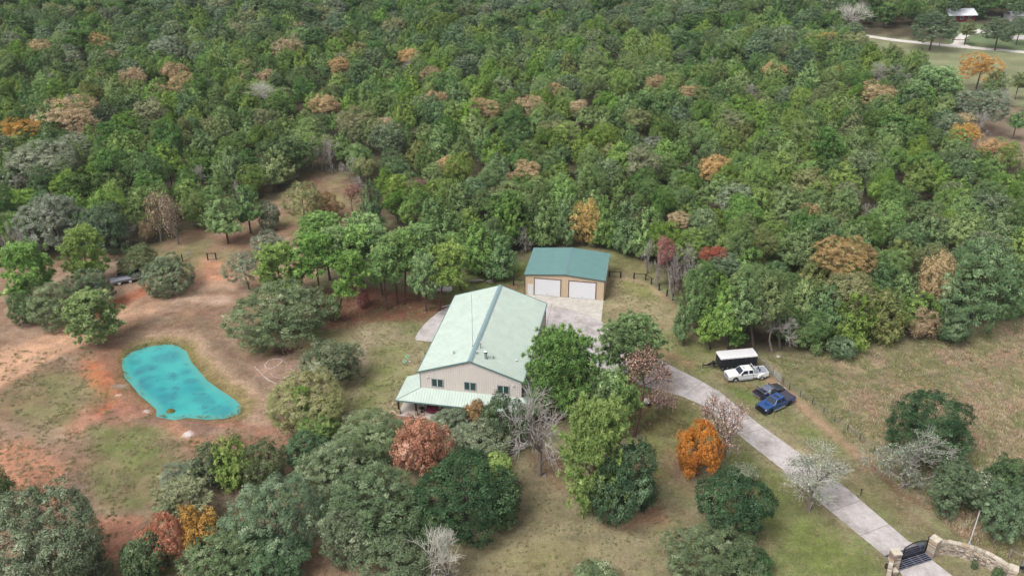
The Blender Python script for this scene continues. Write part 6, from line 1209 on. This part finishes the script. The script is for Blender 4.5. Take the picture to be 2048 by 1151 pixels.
b.build('logs', BARKG, t); B().tube((3.4, .2, 0), (3.55, .3, 1.1), .1, .07).build('upright_limb', BARKG, t)
q = G(1293, 811); t = thing('barbecue_grill', 'small white-topped black grill on the lawn under the dying pine', 'grill', tuple(q), -.7); B().box(-.5, .5, -.3, .3, .35, .8).build('firebox', BLACK, t, bevel=.03); B().add([(-.55, -.36, .8), (.55, -.36, .8), (.55, .36, .8), (-.55, .36, .8), (-.45, -.2, 1.08), (.45, -.2, 1.08), (.45, .25, 1.08), (-.45, .25, 1.08)], [(3, 2, 1, 0), (4, 5, 6, 7), (0, 1, 5, 4), (1, 2, 6, 5), (2, 3, 7, 6), (3, 0, 4, 7)]).build('lid', WHITE, t, bevel=.03); B().box(-.12, .12, -.315, -.3, .5, .65).build('vent_plate', WHITE, t)
for x in (-.42, .42):
    for y in (-.24, .24): B().tube((x, y, 0), (x, y, .35), .03).build('leg', BLACK, t)
def stone(label, px, py, r, m=ROCKW):
    q = G(px, py); bm = bmesh.new(); bmesh.ops.create_icosphere(bm, subdivisions=2, radius=r); rg = random.Random(int(px))
    for v in bm.verts: v.co *= rg.uniform(.85, 1.15); v.co.z = v.co.z*.6+r*.3
    me = bpy.data.meshes.new('rock'); bm.to_mesh(me); bm.free(); o = link('rock', me, m); o.location = q; tag(o, label, 'stone')
stone('lone white rock in the meadow behind the stock trailer', 1556, 714, .4); stone('small rock at the drive edge near the dying pine', 1387, 808, .22, ROCK); stone('tiny white stone on the lawn below the drive', 1345, 823, .13); stone('small white stone on the bank below the right end of the pond', 498, 830, .2)
q = G(893, 612); t = thing('white_plank', 'pale plank lying at the upper edge of the left concrete slab', 'plank', (q[0], q[1], .06), .45); B().box(-.9, .9, -.09, .09, 0, .08).build('board', WHITE, t)
for px, py, h_, lab in ((1950, 1131, 1.0, 'small green shrub at the middle of the curved stone wall'), (1996, 1148, 1.3, 'larger green shrub near the end pillar of the curved stone wall')): t_('shrub', 'oak', L_OAKD, px, py-4, 7+5*(h_ > 1.1), 9+4*(h_ > 1.1), lab, cat='shrub', clear=.05)
# far house and pole at the top right
q = G(1922, 44); t = thing('far_house', 'far red-walled house with white roof at the top right, behind oaks', 'house', (q[0], q[1], 0), .1); RW = mat('dark_red_wall', alb(120,34,48), .7)
B().box(-6, 6, 0, 7, 0, 2.8).build('wall', RW, t); b = B(); b.slab((-6.4, -1.0, 2.75), (6.4, -1.0, 2.75), (6.4, 3.5, 4.9), (-6.4, 3.5, 4.9), .1); b.slab((-6.4, 3.5, 4.9), (6.4, 3.5, 4.9), (6.4, 7.6, 2.75), (-6.4, 7.6, 2.75), .1); b.build('roof', mat('white_roof_metal', alb(238,240,246), .5), t)
for x in (-3.5, 0, 3.5): f = B().box(x-.6, x+.6, -.06, -.01, 1.0, 2.2).build('window', WHITE, t); B().box(x-.5, x+.5, -.08, -.061, 1.1, 2.1).build('pane', GLASS, f)
q = G(2058, 44); t = thing('far_house', 'far low white-roofed building at the top right corner', 'house', (q[0], q[1], 0), .05); B().box(-8, 8, 0, 6, 0, 2.6).build('wall', mat('pale_wall', alb(190,186,182), .8), t); b = B(); b.slab((-8.3, -.4, 2.55), (8.3, -.4, 2.55), (8.3, 3, 3.9), (-8.3, 3, 3.9), .1); b.slab((-8.3, 3, 3.9), (8.3, 3, 3.9), (8.3, 6.4, 2.55), (-8.3, 6.4, 2.55), .1); b.build('roof', MATS['white_roof_metal'], t)
q = G(1878, 92); t = thing('utility_pole', 'short leaning grey pole beside the white gravel road', 'pole', tuple(q)); B().tube((0, 0, 0), (.7, 0, 3.9), .16, .13, 8).build('pole', BARKG, t); B().box(.35, 1.05, -.05, .05, 3.5, 3.6).build('cross_arm', BARKG, t)
q = G(1991, 88); t = thing('utility_pole', 'thin dark pole on the far lawn right of the curved drive', 'pole', tuple(q)); B().tube((0, 0, 0), (.2, 0, 5.5), .14, .1, 8).build('pole', FB, t); B().box(-.6, .9, -.05, .05, 5.1, 5.2).build('cross_arm', FB, t)
q = G(1921, 80.5); t = thing('drain_pipe', 'dark drain pipe crossing under the far curved drive', 'drain', (q[0], q[1], 0), -.1); B().tube((-3.4, 0, .1), (3.4, 0, .1), .16, k=10).build('pipe', mat('dark_drain', alb(92,58,60), .9), t); B().box(-3.6, -3.3, -.3, .3, 0, .35).build('headwall', ROCKW, t)

# ------------------------------------------------------------------ tall dry grass standing in the meadow and round the pond
GB_ = bpy.data.collections.new('grass_kinds')
TM = [leafmat('straw_blade', lc(128,116,82,1.05), lc(162,146,108,1.05), lc(186,172,134,1.05), .16, .012), leafmat('rust_blade', lc(128,104,80,1.15), lc(164,134,106,1.15), lc(188,162,132,1.15), .14, .012), leafmat('olive_blade', lc(104,106,62,1.15), lc(136,136,84,1.15), lc(164,160,110,1.15), .14, .012)]
for i, m_ in enumerate(TM):
    rg = np.random.default_rng(900+i); n = 34; az = rg.uniform(0, 2*PI, n); bs = np.stack([rg.normal(size=n)*.22, rg.normal(size=n)*.22, np.zeros(n)], 1); ln = rg.uniform(.25, .6, n); tilt = rg.uniform(.1, .75, n)
    D = np.stack([np.cos(az)*np.sin(tilt), np.sin(az)*np.sin(tilt), np.cos(tilt)], 1); V, F, T = leaves(bs+D*(ln/2)[:, None], np.cross(D, rg.normal(size=(n, 3))), ln, np.ones(n), np.clip(rg.normal(.5, .2, n), 0, 1), rg, D); c = np.repeat(bs+D*(ln/2)[:, None], 4, 0); q = V-c; k = np.arange(len(V)) % 2 == 1; q[k] *= .16; V = c+q
    me = npmesh('tuft', V, [F], T); me.materials.append(m_); GB_.objects.link(bpy.data.objects.new('g%d' % i, me))
def tufts(name, poly, n, wts, sc, dens, seed, label, avoid=()):
    rg = np.random.default_rng(seed); p = np.array(poly); x = rg.uniform(p[:, 0].min(), p[:, 0].max(), n); y = rg.uniform(p[:, 1].min(), min(p[:, 1].max(), 200), n); k = sdf(x, y, poly) < -.4
    nn = fbm(x, y, 6, 3, seed); n2 = fbm(x, y, 1.6, 3, seed+1); k &= rg.uniform(0, 1, n) < sst(dens-.25, dens+.3, n2+.5*nn)*.85+.04
    for a in avoid: k &= sdf(x, y, a) > .12
    x, y, nn = x[k], y[k], nn[k]; m = len(x); u = nn+rg.normal(0, .1, m); idx = np.where(u > wts[1], 1, np.where(u < wts[0], 2, 0)); s_ = rg.uniform(*sc, m)
    tag(instances(name, GB_, np.stack([x, y, np.zeros(m)], 1), idx, np.stack([s_, s_, s_*rg.uniform(.7, 1.2, m)], 1), np.stack([np.zeros(m), np.zeros(m), rg.uniform(0, 6.3, m)], 1)), label, 'grass', kind='stuff'); print(name, m)
tufts('meadow_grass', GP(MDW), 52000, (.5, .7), (.5, 1.0), .74, 41, 'tall dry tan and rust grass covering the meadow right of the drive')
tufts('field_grass', GP([(-100,640),(60,700),(190,690),(240,760),(330,850),(500,860),(560,900),(380,960),(240,1080),(-100,1100)]), 26000, (.55, .8), (.35, .7), .84, 43, 'rough olive grass tufts scattered over the field below the pond', [POND])
LAWN = GP([(480,560),(900,600),(1050,545),(1215,545),(1300,570),(1380,660),(1540,760),(1700,900),(2040,1140),(2040,1300),(200,1300),(330,900),(560,860),(560,700)])
HB = [H(-3.6, -2.5)[:2], H(17, -2.5)[:2], H(15, 23)[:2], H(-.3, 23)[:2], H(-3.6, 4.6)[:2]]; GB2 = [(GX0+math.cos(GYAW)*x-math.sin(GYAW)*y, GY0+math.sin(GYAW)*x+math.cos(GYAW)*y) for x, y in ((-.4, -.6), (14.8, -.6), (14.8, 11.5), (-.4, 11.5))]
tufts('lawn_grass', LAWN, 60000, (.53, .8), (.22, .5), .78, 47, 'short mixed green and straw grass blades of the lawns round the house and drive', [POND, DRIVE, HB, GB2, GP(SLAB_L), ENTRY, GP([(1040,590),(1053,588.3),(1207,600.6),(1202,642),(1060,650)]), GP([(1760,1110),(1800,1090),(1840,1085),(1870,1120),(1800,1150)])])
ring = [(cxp+(a-cxp)*1.12, cyp+(b_-cyp)*1.12) for a, b_ in POND]
tufts('bank_grass', ring, 9000, (.75, .95), (.35, .6), .7, 45, 'olive grass fringe on the bank round the turquoise pond', [POND])

# ------------------------------------------------------------------ air between the camera and the far wood
hz = B().box(-960, 960, -180, 1620, -2.5, 80).build('haze', None); hm = bpy.data.materials.new('haze'); hm.use_nodes = True; t = hm.node_tree; t.nodes.clear()
pv = t.nodes.new('ShaderNodeVolumePrincipled'); pv.inputs['Color'].default_value = (.8, .88, 1, 1); pv.inputs['Density'].default_value = .00007; oo = t.nodes.new('ShaderNodeOutputMaterial'); t.links.new(pv.outputs[0], oo.inputs['Volume'])
hz.data.materials.append(hm); tag(hz, kind='stuff')
